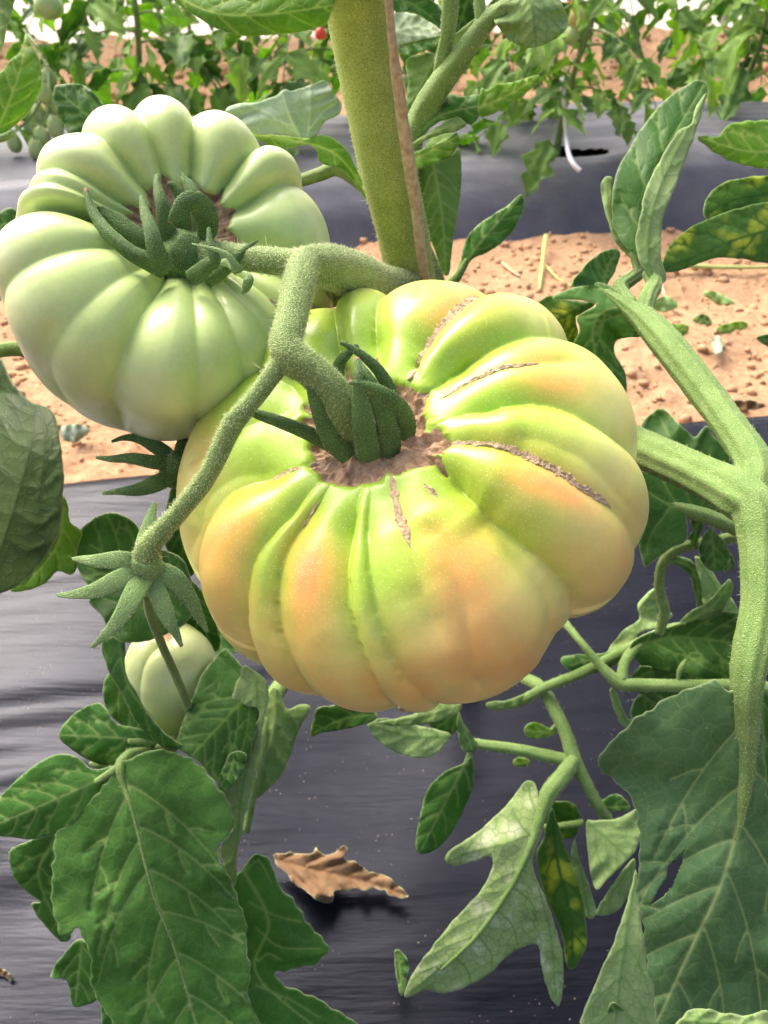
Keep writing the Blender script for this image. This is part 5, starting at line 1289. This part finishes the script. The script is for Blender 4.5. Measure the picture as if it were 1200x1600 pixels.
leaf('leaf', plant, [(262, -20), (280, 8), (305, 25), (342, 46), (386, 57), (430, 53), (470, 50), (500, 42), (512, 34), (530, -60), (420, -90), (300, -60)], [(255, -20, .232), (330, 18, .226), (420, 22, .222), (540, 5, .225)], 'top_lit', 'under_green', fold=0.35, tilt=0.2, seed=95, rag=0.8, veins=5, vang=35, step=4.4, label='broad leaf hanging in from the top, lit from behind')
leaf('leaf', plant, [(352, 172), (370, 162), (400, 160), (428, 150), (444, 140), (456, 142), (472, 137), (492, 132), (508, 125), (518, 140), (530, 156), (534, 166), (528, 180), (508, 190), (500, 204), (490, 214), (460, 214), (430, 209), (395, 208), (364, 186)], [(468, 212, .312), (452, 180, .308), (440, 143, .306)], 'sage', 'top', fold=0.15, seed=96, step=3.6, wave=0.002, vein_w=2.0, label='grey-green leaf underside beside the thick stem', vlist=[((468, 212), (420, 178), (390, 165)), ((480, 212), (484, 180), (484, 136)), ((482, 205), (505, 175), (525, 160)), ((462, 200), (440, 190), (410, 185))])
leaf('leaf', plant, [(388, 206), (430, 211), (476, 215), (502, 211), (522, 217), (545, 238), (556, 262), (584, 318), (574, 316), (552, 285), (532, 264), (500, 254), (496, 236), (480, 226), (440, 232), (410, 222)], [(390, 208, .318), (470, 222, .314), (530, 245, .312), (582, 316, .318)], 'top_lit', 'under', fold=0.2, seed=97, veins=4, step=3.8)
stalk('leaf_stalk', plant, [(470, 282, .330, 9), (500, 272, .325, 10), (530, 264, .322, 11), (570, 290, .320, 12), (610, 330, .320, 11)], 'truss', 14, seed=71)
leaf('leaf', plant, [(86, 135), (105, 131), (124, 132), (142, 140), (156, 156), (174, 180), (186, 205), (150, 230), (120, 225), (107, 208), (92, 182), (83, 156)], [(180, 205, .335), (135, 178, .332), (90, 140, .332)], 'top_dark', 'under', fold=0.2, seed=98, veins=4, step=4)

# ---- neighbouring plants reaching in at the edges
nr = thing('tomato_plant', 'tomato plant beyond the right edge whose mottled leaves reach in', 'tomato plant', (0.42, 0.42, 0.0), 'tomato plants in the near bed')
nl = thing('tomato_plant', 'tomato plant beyond the left edge showing two bright upright leaves', 'tomato plant', (-0.34, 0.30, 0.0), 'tomato plants in the near bed')
plant['group'] = 'tomato plants in the near bed'
V, Fs = tube_geo(catmull([[0.42, 0.42, -0.01], [0.40, 0.40, 0.15], [0.36, 0.36, 0.30], [0.33, 0.33, 0.42]], 8), np.linspace(0.010, 0.006, 25), 16, 4, 0.03, 0.0002)
obj('main_stem', mesh_from('main_stem', V, Fs, [M['stem']]), nr)
V, Fs = tube_geo(catmull([[-0.34, 0.30, -0.01], [-0.33, 0.30, 0.15], [-0.31, 0.29, 0.30], [-0.28, 0.27, 0.46]], 8), np.linspace(0.010, 0.006, 25), 16, 4, 0.03, 0.0002)
obj('main_stem', mesh_from('main_stem', V, Fs, [M['stem']]), nl)
rs = stalk('leaf_stalk', nr, [(1560, 380, .40, 9), (1380, 370, .36, 9), (1240, 372, .33, 8)], 'petiole', 12, seed=72, extra=[[(1380, 370, .36, 6), (1300, 260, .33, 5), (1220, 235, .315, 5)], [(1380, 370, .36, 6), (1300, 320, .34, 5), (1230, 300, .325, 5)]])
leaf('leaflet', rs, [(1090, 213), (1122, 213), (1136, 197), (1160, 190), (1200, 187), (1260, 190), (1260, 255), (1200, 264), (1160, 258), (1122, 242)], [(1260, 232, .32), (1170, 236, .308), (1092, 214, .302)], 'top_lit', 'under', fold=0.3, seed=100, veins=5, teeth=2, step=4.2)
leaf('leaflet', rs, [(1100, 336), (1103, 312), (1120, 291), (1150, 280), (1200, 274), (1260, 280), (1260, 345), (1180, 350), (1120, 350)], [(1260, 300, .33), (1160, 310, .32), (1102, 335, .318)], 'spot', 'under', fold=0.2, seed=101, veins=4, step=4.2)
leaf('leaflet', rs, [(1035, 420), (1040, 392), (1064, 366), (1100, 345), (1150, 326), (1200, 315), (1270, 320), (1270, 405), (1200, 411), (1165, 405), (1122, 403), (1086, 415), (1052, 426)], [(1270, 350, .32), (1170, 368, .306), (1100, 396, .300), (1038, 420, .300)], 'spot', 'under', fold=0.25, seed=102, veins=6, step=4.2, label='yellow-mottled leaf at the right edge')
leaf('leaflet', rs, [(1182, 528), (1200, 522), (1225, 525), (1220, 545), (1200, 542)], [(1225, 534, .34), (1184, 530, .335)], 'top_dark', 'under', seed=103, veins=2, step=3.6)
ls = stalk('leaf_stalk', nl, [(-330, 60, .36, 9), (-180, 150, .33, 9), (-60, 220, .30, 8), (0, 216, .284, 6), (20, 208, .280, 5)], 'petiole', 12, seed=73)
leaf('leaflet', ls, [(40, 53), (50, 70), (60, 90), (66, 118), (63, 140), (56, 158), (40, 180), (18, 200), (-15, 222), (-30, 180), (-20, 130), (2, 112), (14, 95), (26, 86), (35, 74)], [(-10, 215, .284), (14, 160, .278), (34, 100, .277), (40, 55, .280)], 'top_lit', 'under', fold=0.2, seed=104, veins=5, step=4, label='bright upright leaf at the left edge')
leaf('leaflet', ls, [(-30, -20), (24, -20), (20, 12), (10, 45), (2, 78), (-12, 100), (-30, 60)], [(0, -20, .27), (0, 90, .272)], 'under_green', 'top', seed=105, veins=4, step=4)

# ---- the dry leaf on the film
dg = lambda x, y, h: depth_of(on_plane(x, y, h))
dry = leaf('dry_leaf', None, [(428, 1338), (440, 1332), (470, 1336), (490, 1332), (494, 1322), (504, 1332), (518, 1334), (536, 1322), (546, 1328), (540, 1340), (562, 1352), (590, 1362), (612, 1368), (622, 1382), (642, 1398), (628, 1404), (600, 1392), (572, 1388), (548, 1392), (522, 1394), (520, 1410), (506, 1408), (490, 1402), (474, 1386), (456, 1380), (440, 1356), (426, 1350)],
           [(428, 1342, dg(428, 1342, .004)), (490, 1358, dg(490, 1358, .007)), (560, 1374, dg(560, 1374, .006)), (640, 1400, dg(640, 1400, .003))], 'brown', 'brown', tilt=-0.70, wave=0.0045, rag=4.0, seed=110, thick=0.0002, fold=-0.15, veins=6, step=3.2, quilt=0.0016, smooth=2)
tag(dry, 'curled dry brown leaf lying on the black film', 'dry leaf')
scrap = leaf('dry_leaf', None, [(-10, 1512), (5, 1514), (18, 1524), (17, 1536), (8, 1528), (-8, 1522)], [(-8, 1517, dg(-8, 1517, .006)), (16, 1532, dg(16, 1532, .005))], 'brown', 'brown', seed=111, veins=2, step=3.2, wave=0.003)
tag(scrap, 'small shrivelled brown scrap at the left edge of the film', 'dry leaf')
orange_bit = leaf('dry_leaf', None, [(622, 1106), (640, 1096), (668, 1094), (676, 1106), (655, 1112), (630, 1114)], [(624, 1110, .44), (672, 1100, .44)], 'brown', 'brown', seed=112, veins=2, step=3.4)
tag(orange_bit, 'tan dry scrap just below the large tomato', 'dry leaf')

# ================================================================== THE FAR ROW
def mat_far_leaf(name, base, dark, trans_c, trans=0.4):
    m, nt, out = new_mat(name); b = NB(nt)
    oi = b.n('ShaderNodeObjectInfo')
    n = b.noise(geo_pos(b), 40, 3)
    c = b.ramp(b.math('ADD', b.math('MULTIPLY', n, 0.6), b.math('MULTIPLY', oi.outputs['Random'], 0.4)), [(0.3, dark), (0.7, base)])
    p = b.pbsdf(**{'Base Color': c, 'Roughness': 0.5, 'Specular IOR Level': 0.2})
    tr = b.n('ShaderNodeBsdfTranslucent'); b.l(b.mix(1.0, c, trans_c, 'MULTIPLY'), tr.inputs[0])
    mx = b.n('ShaderNodeMixShader'); mx.inputs[0].default_value = trans
    b.l(p.outputs[0], mx.inputs[1]); b.l(tr.outputs[0], mx.inputs[2]); b.l(mx.outputs[0], out.inputs[0])
    return m
M['far'] = mat_far_leaf('far_leaf', (0.36, 0.53, 0.13), (0.09, 0.20, 0.05), (1.3, 1.4, 0.4), 0.5)
M['far_stem'] = mat_simple('far_stem', (0.19, 0.27, 0.09), 0.6, 0, 60, (0.13, 0.2, 0.06))

def far_leaflet_mesh(seed):
    """lobed tomato leaflet, 1 unit long along +X, drooping, base at the origin"""
    rng = np.random.default_rng(seed)
    nt, ns = 15, 6
    t = np.linspace(0, 1, nt)
    w = 0.30 * np.sin(np.pi * np.clip(t, 0, 1) ** 0.75) ** 0.9 * (1 - 0.25 * t)
    lob = [1 + 0.30 * np.sin(t * 19 + rng.uniform(0, 6)) + 0.12 * np.sin(t * 37 + rng.uniform(0, 6)) for _ in range(2)]
    us = np.linspace(-1, 1, ns * 2 + 1)
    T, U = np.meshgrid(t, us, indexing='ij')
    wl = np.where(U < 0, (w * lob[0])[:, None], (w * lob[1])[:, None])
    wl[-1] = 0.004; wl[0] = 0.012
    X = T + 0.10 * np.abs(U) * wl; Y = U * wl
    droop = rng.uniform(0.25, 0.6); fold = rng.uniform(-0.1, 0.45)
    Z = -droop * T ** 2 * 0.6 + fold * np.abs(Y) + 0.035 * np.sin(T * 11 + U * 3 + seed) * np.abs(U) + 0.02 * np.sin(Y * 30 + seed)
    V, Fs = grid_geo(X, Y, Z)
    V2 = V - [0, 0, 0.006]
    N = len(V)
    Fs2 = Fs[:, ::-1] + N
    return mesh_from('far_leaflet', np.concatenate([V, V2]), np.concatenate([Fs, Fs2]), [M['far']])
FAR_LEAFLETS = [far_leaflet_mesh(k) for k in range(8)]

def mat_small_fruit(name, c1, c2):
    return mat_simple(name, c1, 0.28, 0, 25, c2, 0.5)
M['fr_green'] = mat_small_fruit('small_green_fruit', (0.42, 0.52, 0.20), (0.33, 0.45, 0.13))
M['fr_red'] = mat_small_fruit('small_red_fruit', (0.70, 0.04, 0.02), (0.62, 0.06, 0.02))
M['fr_turn'] = mat_small_fruit('small_turning_fruit', (0.62, 0.50, 0.16), (0.50, 0.50, 0.16))

def far_leaf(plant_, base, az, length, rise, rng, scale=0.085):
    """one compound leaf: an arched stalk with paired leaflets and a tip leaflet"""
    n = 12
    t = np.linspace(0, 1, n)
    h = np.array([math.cos(az), math.sin(az), 0])
    path = np.asarray(base) + (t * length)[:, None] * h + (length * (rise * t - (rise + 0.55) * t ** 2.1))[:, None] * np.array([0, 0, 1.0])
    path += 0.010 * rng.normal(size=3) * (t ** 2)[:, None]
    path[:, 2] = np.maximum(path[:, 2], 0.035)
    V, Fs = tube_geo(path, np.linspace(0.0032, 0.0012, n), 7)
    st = obj('leaf_stalk', mesh_from('leaf_stalk', V, Fs, [M['far_stem']]), plant_)
    T = np.gradient(path, axis=0); T /= np.linalg.norm(T, axis=1)[:, None]
    side = np.cross(T, [0, 0, 1.0]); side /= np.linalg.norm(side, axis=1)[:, None] + 1e-9
    spots = [(n - 1, 0, 1.35)]
    for k, i in enumerate((4, 7, 9)):
        spots += [(i, 1, (1.0, 1.15, .9)[k]), (i, -1, (1.0, 1.15, .9)[k])]
    spots += [(6, 1, .4), (8, -1, .4)]
    for i, sd, sz in spots:
        d = T[i] * (1.0 if sd == 0 else 0.55) + sd * side[i] * 0.9 + 0.25 * rng.normal(size=3) * 0.6 + np.array([0, 0, -0.15])
        x = Vector(d).normalized(); z = Vector((0, 0, 1)) + Vector(rng.normal(size=3).tolist()) * 0.45
        y = z.cross(x).normalized(); z = x.cross(y)
        s_ = scale * sz * rng.uniform(0.8, 1.3)
        m = Matrix((x, y, z)).transposed().to_4x4() @ Matrix.Diagonal((s_, s_, s_, 1))
        m.translation = Vector(path[i].tolist())
        o = bpy.data.objects.new('leaflet', FAR_LEAFLETS[int(rng.integers(8))]); COL.objects.link(o)
        o.parent = st; o.matrix_parent_inverse = Matrix.Identity(4)
        loc, rot, sca = m.decompose()
        o.location = loc; o.rotation_mode = 'QUATERNION'; o.rotation_quaternion = rot; o.scale = sca
    return st

def far_plant(x, yy, label, seed, nleaf, height=0.62, zmin=0.05, scale=0.085, spread=0.28, lean=(0, 0), group='tomato plants in the far row'):
    rng = np.random.default_rng(seed)
    y = yy + K * x
    z0 = float(far_height(np.array([x]), np.array([y]))[0]) - 0.03 if yy < 2.7 else float(soil_height(np.array([x]), np.array([y]))[0]) - 0.01
    p = thing('tomato_plant', label, 'tomato plant', (x, y, z0), group)
    t = np.linspace(0, 1, 18)
    path = np.stack([x + lean[0] * t + 0.012 * np.sin(t * 7 + seed), y + lean[1] * t + 0.01 * np.cos(t * 6), z0 + height * t], 1)
    V, Fs = tube_geo(path, np.linspace(0.0095, 0.005, 18), 12, 4, 0.04, 0.0006, 60)
    obj('main_stem', mesh_from('main_stem', V, Fs, [M['far_stem']]), p)
    az = rng.uniform(0, 6.28)
    for k in range(nleaf):
        tz = zmin + (height * 0.75 - zmin) * (k + rng.uniform(0, 0.7)) / nleaf
        u = tz / height
        b_ = [np.interp(u, t, path[:, 0]), np.interp(u, t, path[:, 1]), z0 + tz]
        az += 2.4 + rng.uniform(-0.4, 0.4)
        far_leaf(p, b_, az, spread * rng.uniform(0.7, 1.15), rng.uniform(0.1, 0.5), rng, scale)
    return p
hx, hy = HOLE[0] - 0.035, HOLE[1]
far_plant(hx, hy - K * hx, 'far tomato plant rising out of the dark hole in the film', 3, 12, lean=(0.06, 0.0), zmin=0.16)
FP = [(-1.12, 2.32, 'leftmost far tomato plant, with clusters of small green fruit', 12, 6), (-0.66, 2.42, 'far tomato plant directly behind the pale green tomato', 23, 10), (-0.22, 2.36, 'far tomato plant half covered by the thick near stem', 34, 14),
      (1.12, 2.45, 'rightmost far tomato plant, above the folded upright leaf', 56, 13)]
for x, yy, lb, sd, nl_ in FP:
    fp_ = far_plant(x, yy, lb, sd, nl_, lean=(0.03, 0), zmin=0.12 if x < 1 else 0.17, scale=0.10 if x < -0.5 else 0.095)
    if x < -1: left_far = fp_
far_plant(0.36, 2.52, 'far tomato plant in the gap right of the thick stem', 45, 10, zmin=0.15)
BP = [(-1.5, 3.5, 'tomato plant against the plastic wall at the far left', 71), (-0.75, 3.6, 'tomato plant against the plastic wall, second from the left', 72), (0.0, 3.55, 'tomato plant against the plastic wall behind the thick stem', 73), (0.75, 3.6, 'tomato plant against the plastic wall, second from the right', 74), (1.5, 3.55, 'tomato plant against the plastic wall at the far right', 75)]
for x, yy, lb, sd in BP:
    far_plant(x, yy, lb, sd, 6, zmin=0.16, scale=0.10, spread=0.34, group='tomato plants along the plastic wall')

# small fruits on the far plants
def small_fruit(x, y, d, r_px, mat, label, stretch=1.25, group=None):
    r = r_px * d / F; c = P(x, y, d)
    f = thing('small_tomato', label, 'tomato', c - [0, 0, r * stretch], group)
    n, m = 14, 18
    ph = np.linspace(0, math.pi, n); th = np.linspace(0, 2 * math.pi, m, endpoint=False)
    PHI, TH = np.meshgrid(ph, th, indexing='ij')
    rr = r * np.sin(PHI) * (1 - 0.16 * np.cos(PHI))
    V = np.stack([c[0] + rr * np.cos(TH), c[1] + rr * np.sin(TH), c[2] + r * stretch * np.cos(PHI)], -1).reshape(-1, 3)
    i = np.arange(n * m).reshape(n, m); j = np.roll(i, -1, 1)
    Fs = np.stack([i[:-1], i[1:], j[1:], j[:-1]], -1).reshape(-1, 4)
    obj('skin', mesh_from('skin', V, Fs, [mat]), f)
    top = c + np.array([0, 0, r * stretch])
    parts = [tube_geo(np.array([top + [0, 0, -0.001], top + [0.002, 0, 0.012], top + [0.008, 0.004, 0.022]]), [0.0014, 0.0012, 0.001], 6)]
    for k in range(5):
        a = k * 1.2566
        e = np.array([math.cos(a), math.sin(a), 0])
        parts.append(tube_geo(np.array([top, top + e * r * 0.45 + [0, 0, 0.001], top + e * r * 0.85 - [0, 0, r * 0.12]]), [0.0016, 0.0014, 0.0003], 5))
    v, fs = merge(parts)
    obj('calyx', mesh_from('calyx', v, fs, [M['far_stem']]), f)
small_fruit(501, 52, 1.75, 9, M['fr_red'], 'tiny red tomato peeking out just left of the thick stem', 1.0)
small_fruit(890, 10, 1.8, 8, M['fr_red'], 'tiny red tomato at the top edge, right of centre', 1.0)
small_fruit(900, 26, 1.8, 13, M['fr_turn'], 'small yellowish tomato just below the red one at the top edge', 1.25)
small_fruit(893, 55, 1.82, 12, M['fr_green'], 'small green tomato below the yellowish one near the top edge', 1.2)
small_fruit(76, 8, 1.8, 22, M['fr_green'], 'rounder green tomato at the top edge on the far left', 0.9)
for x, y, r, lb in [(48, 205, 11, 'leftmost green pear tomato in the upper-left cluster'), (62, 180, 12, 'green pear tomato above the middle of the upper-left cluster'), (66, 216, 13, 'plumpest green pear tomato low in the upper-left cluster'),
                    (86, 198, 12, 'rightmost green pear tomato in the upper-left cluster'), (82, 166, 11, 'green pear tomato high on the right of the upper-left cluster'), (70, 146, 11, 'green pear tomato second from the top of the upper-left cluster'),
                    (76, 122, 11, 'topmost green pear tomato of the upper-left cluster'), (56, 232, 11, 'lowest green pear tomato of the upper-left cluster'), (22, 222, 11, 'lone green pear tomato left of the upper-left cluster')]:
    small_fruit(x, y, 1.80 + 0.01 * (x % 7), r, M['fr_green'], lb, 1.45, 'green fruit cluster at upper left')

fruit_truss_far = [[(30, 40, 2.20, 3), (55, 70, 2.0, 3), (74, 105, 1.86, 3), (78, 150, 1.84, 3), (72, 190, 1.84, 2.5), (58, 215, 1.84, 2)], [(78, 130, 1.84, 2.5), (50, 180, 1.83, 2), (24, 205, 1.83, 2)], [(60, -30, 1.85, 3), (72, -8, 1.82, 3)]]
V, Fs = merge([tube_geo(*px_path(p, 5), 8) for p in fruit_truss_far])
obj('fruit_truss', mesh_from('fruit_truss', V, Fs, [M['far_stem']]), left_far)

# ---- odds and ends on the soil and film
V, Fs = tube_geo(*px_path([(878, 120, 1.82, 3.2), (882, 170, 1.80, 3.2), (884, 205, 1.78, 3.4), (888, 238, 1.76, 3.6), (895, 255, 1.75, 3.6), (906, 267, 1.75, 3.6)], 8), 10)
M['white'] = mat_simple('white_plastic_string', (0.8, 0.8, 0.78), 0.45)
tag(obj('white_string', mesh_from('white_string', V, Fs, [M['white']])), 'short white string dangling in front of the far bed', 'string')

def on_soil(x, y, h=0.0):
    p = on_plane(x, y, FURROW)
    return np.array([p[0], p[1], float(soil_height(np.array([p[0]]), np.array([p[1]]))[0]) + h])
M['straw'] = mat_simple('dry_straw', (0.62, 0.50, 0.30), 0.8, 0, 120, (0.45, 0.33, 0.2))
M['green_twig'] = mat_simple('yellow_green_twig', (0.50, 0.55, 0.18), 0.6, 0, 90, (0.38, 0.46, 0.14))
def twig(pts, r, mat, name, label, cat, h=0.006):
    c = catmull(np.array([on_soil(x, y, h + dz) for x, y, dz in pts]), 6)
    V, Fs = tube_geo(c, np.linspace(r, r * 0.6, len(c)), 8, 3, 0.1, r * 0.15, 150)
    tag(obj(name, mesh_from(name, V, Fs, [M[mat]])), label, cat)
twig([(848, 328, .02), (860, 345, .01), (875, 362, 0)], .004, 'straw', 'twig', 'dry forked straw leaning on the far bed edge', 'twig')
twig([(862, 342, .01), (850, 352, .0), (838, 362, 0)], .003, 'straw', 'twig', 'short dry straw beside the forked one at the far bed edge', 'twig')
twig([(850, 390, .03), (846, 420, .01), (842, 462, 0)], .005, 'green_twig', 'twig', 'upright yellow-green cut stalk standing on the soil', 'twig')
twig([(852, 420, .0), (870, 440, 0), (895, 450, 0)], .003, 'green_twig', 'twig', 'thin yellow-green stalk lying right of the upright one', 'twig')
twig([(1020, 437, .01), (1110, 434, .012), (1215, 431, .01)], .006, 'green_twig', 'twig', 'long green stalk lying level on the soil at right', 'twig')
twig([(1030, 450, .0), (1045, 480, 0), (1065, 500, 0)], .003, 'straw', 'twig', 'thin pale stalk among the wilted leaves on the soil', 'twig')
twig([(785, 415, 0), (800, 430, 0), (812, 440, 0)], .004, 'straw', 'twig', 'short pale straw lying left of the cut stalk', 'twig')

def soil_leaf(outline, label, mats, seed, plane=FURROW):
    o = np.array(outline, float); c = o.mean(0)
    far_end = o[np.argmax(np.hypot(*(o - c).T))]; near_end = 2 * c - far_end
    mid = [(*p, depth_of(on_plane(p[0], p[1], plane + 0.022))) for p in (near_end, c, far_end)]
    ob = leaf('fallen_leaf', None, outline, mid, mats[0], mats[1], seed=seed, veins=3, step=3.4, wave=0.01, rag=0.8, thick=0.001, quilt=0.001)
    tag(ob, label, 'leaf litter', 'wilted leaves on the soil')
soil_leaf([(1098, 458), (1115, 455), (1140, 466), (1150, 476), (1120, 474)], 'pale wilted leaf on the soil, topmost of the litter at right', ('under', 'under'), 120)
soil_leaf([(1120, 512), (1150, 502), (1170, 506), (1155, 518), (1130, 522)], 'yellow-edged wilted leaf on the soil at far right', ('top_lit', 'under'), 121)
soil_leaf([(1082, 498), (1100, 490), (1112, 505), (1095, 512)], 'small dark wilted leaf between the pale and yellow-edged ones', ('top', 'under'), 122)
soil_leaf([(1032, 515), (1060, 505), (1078, 512), (1062, 530), (1040, 528)], 'light green wilted leaf on the soil left of the litter', ('top_lit', 'under'), 123)
soil_leaf([(1112, 530), (1125, 525), (1130, 545), (1118, 555)], 'small grey-green leaf lowest of the litter at right', ('sage', 'top'), 124)
soil_leaf([(1020, 470), (1045, 462), (1060, 478), (1040, 488), (1022, 485)], 'pale crumpled leaf on the soil by the right leaf stalk', ('under', 'under'), 125)
soil_leaf([(95, 668), (120, 662), (140, 672), (122, 690), (100, 688)], 'dry grey leaf on the soil under the green tomato', ('sage', 'brown'), 126)
soil_leaf([(1138, 628), (1165, 624), (1198, 632), (1180, 640), (1150, 638)], 'dark dry scrap on the soil edge at right', ('brown', 'brown'), 127)
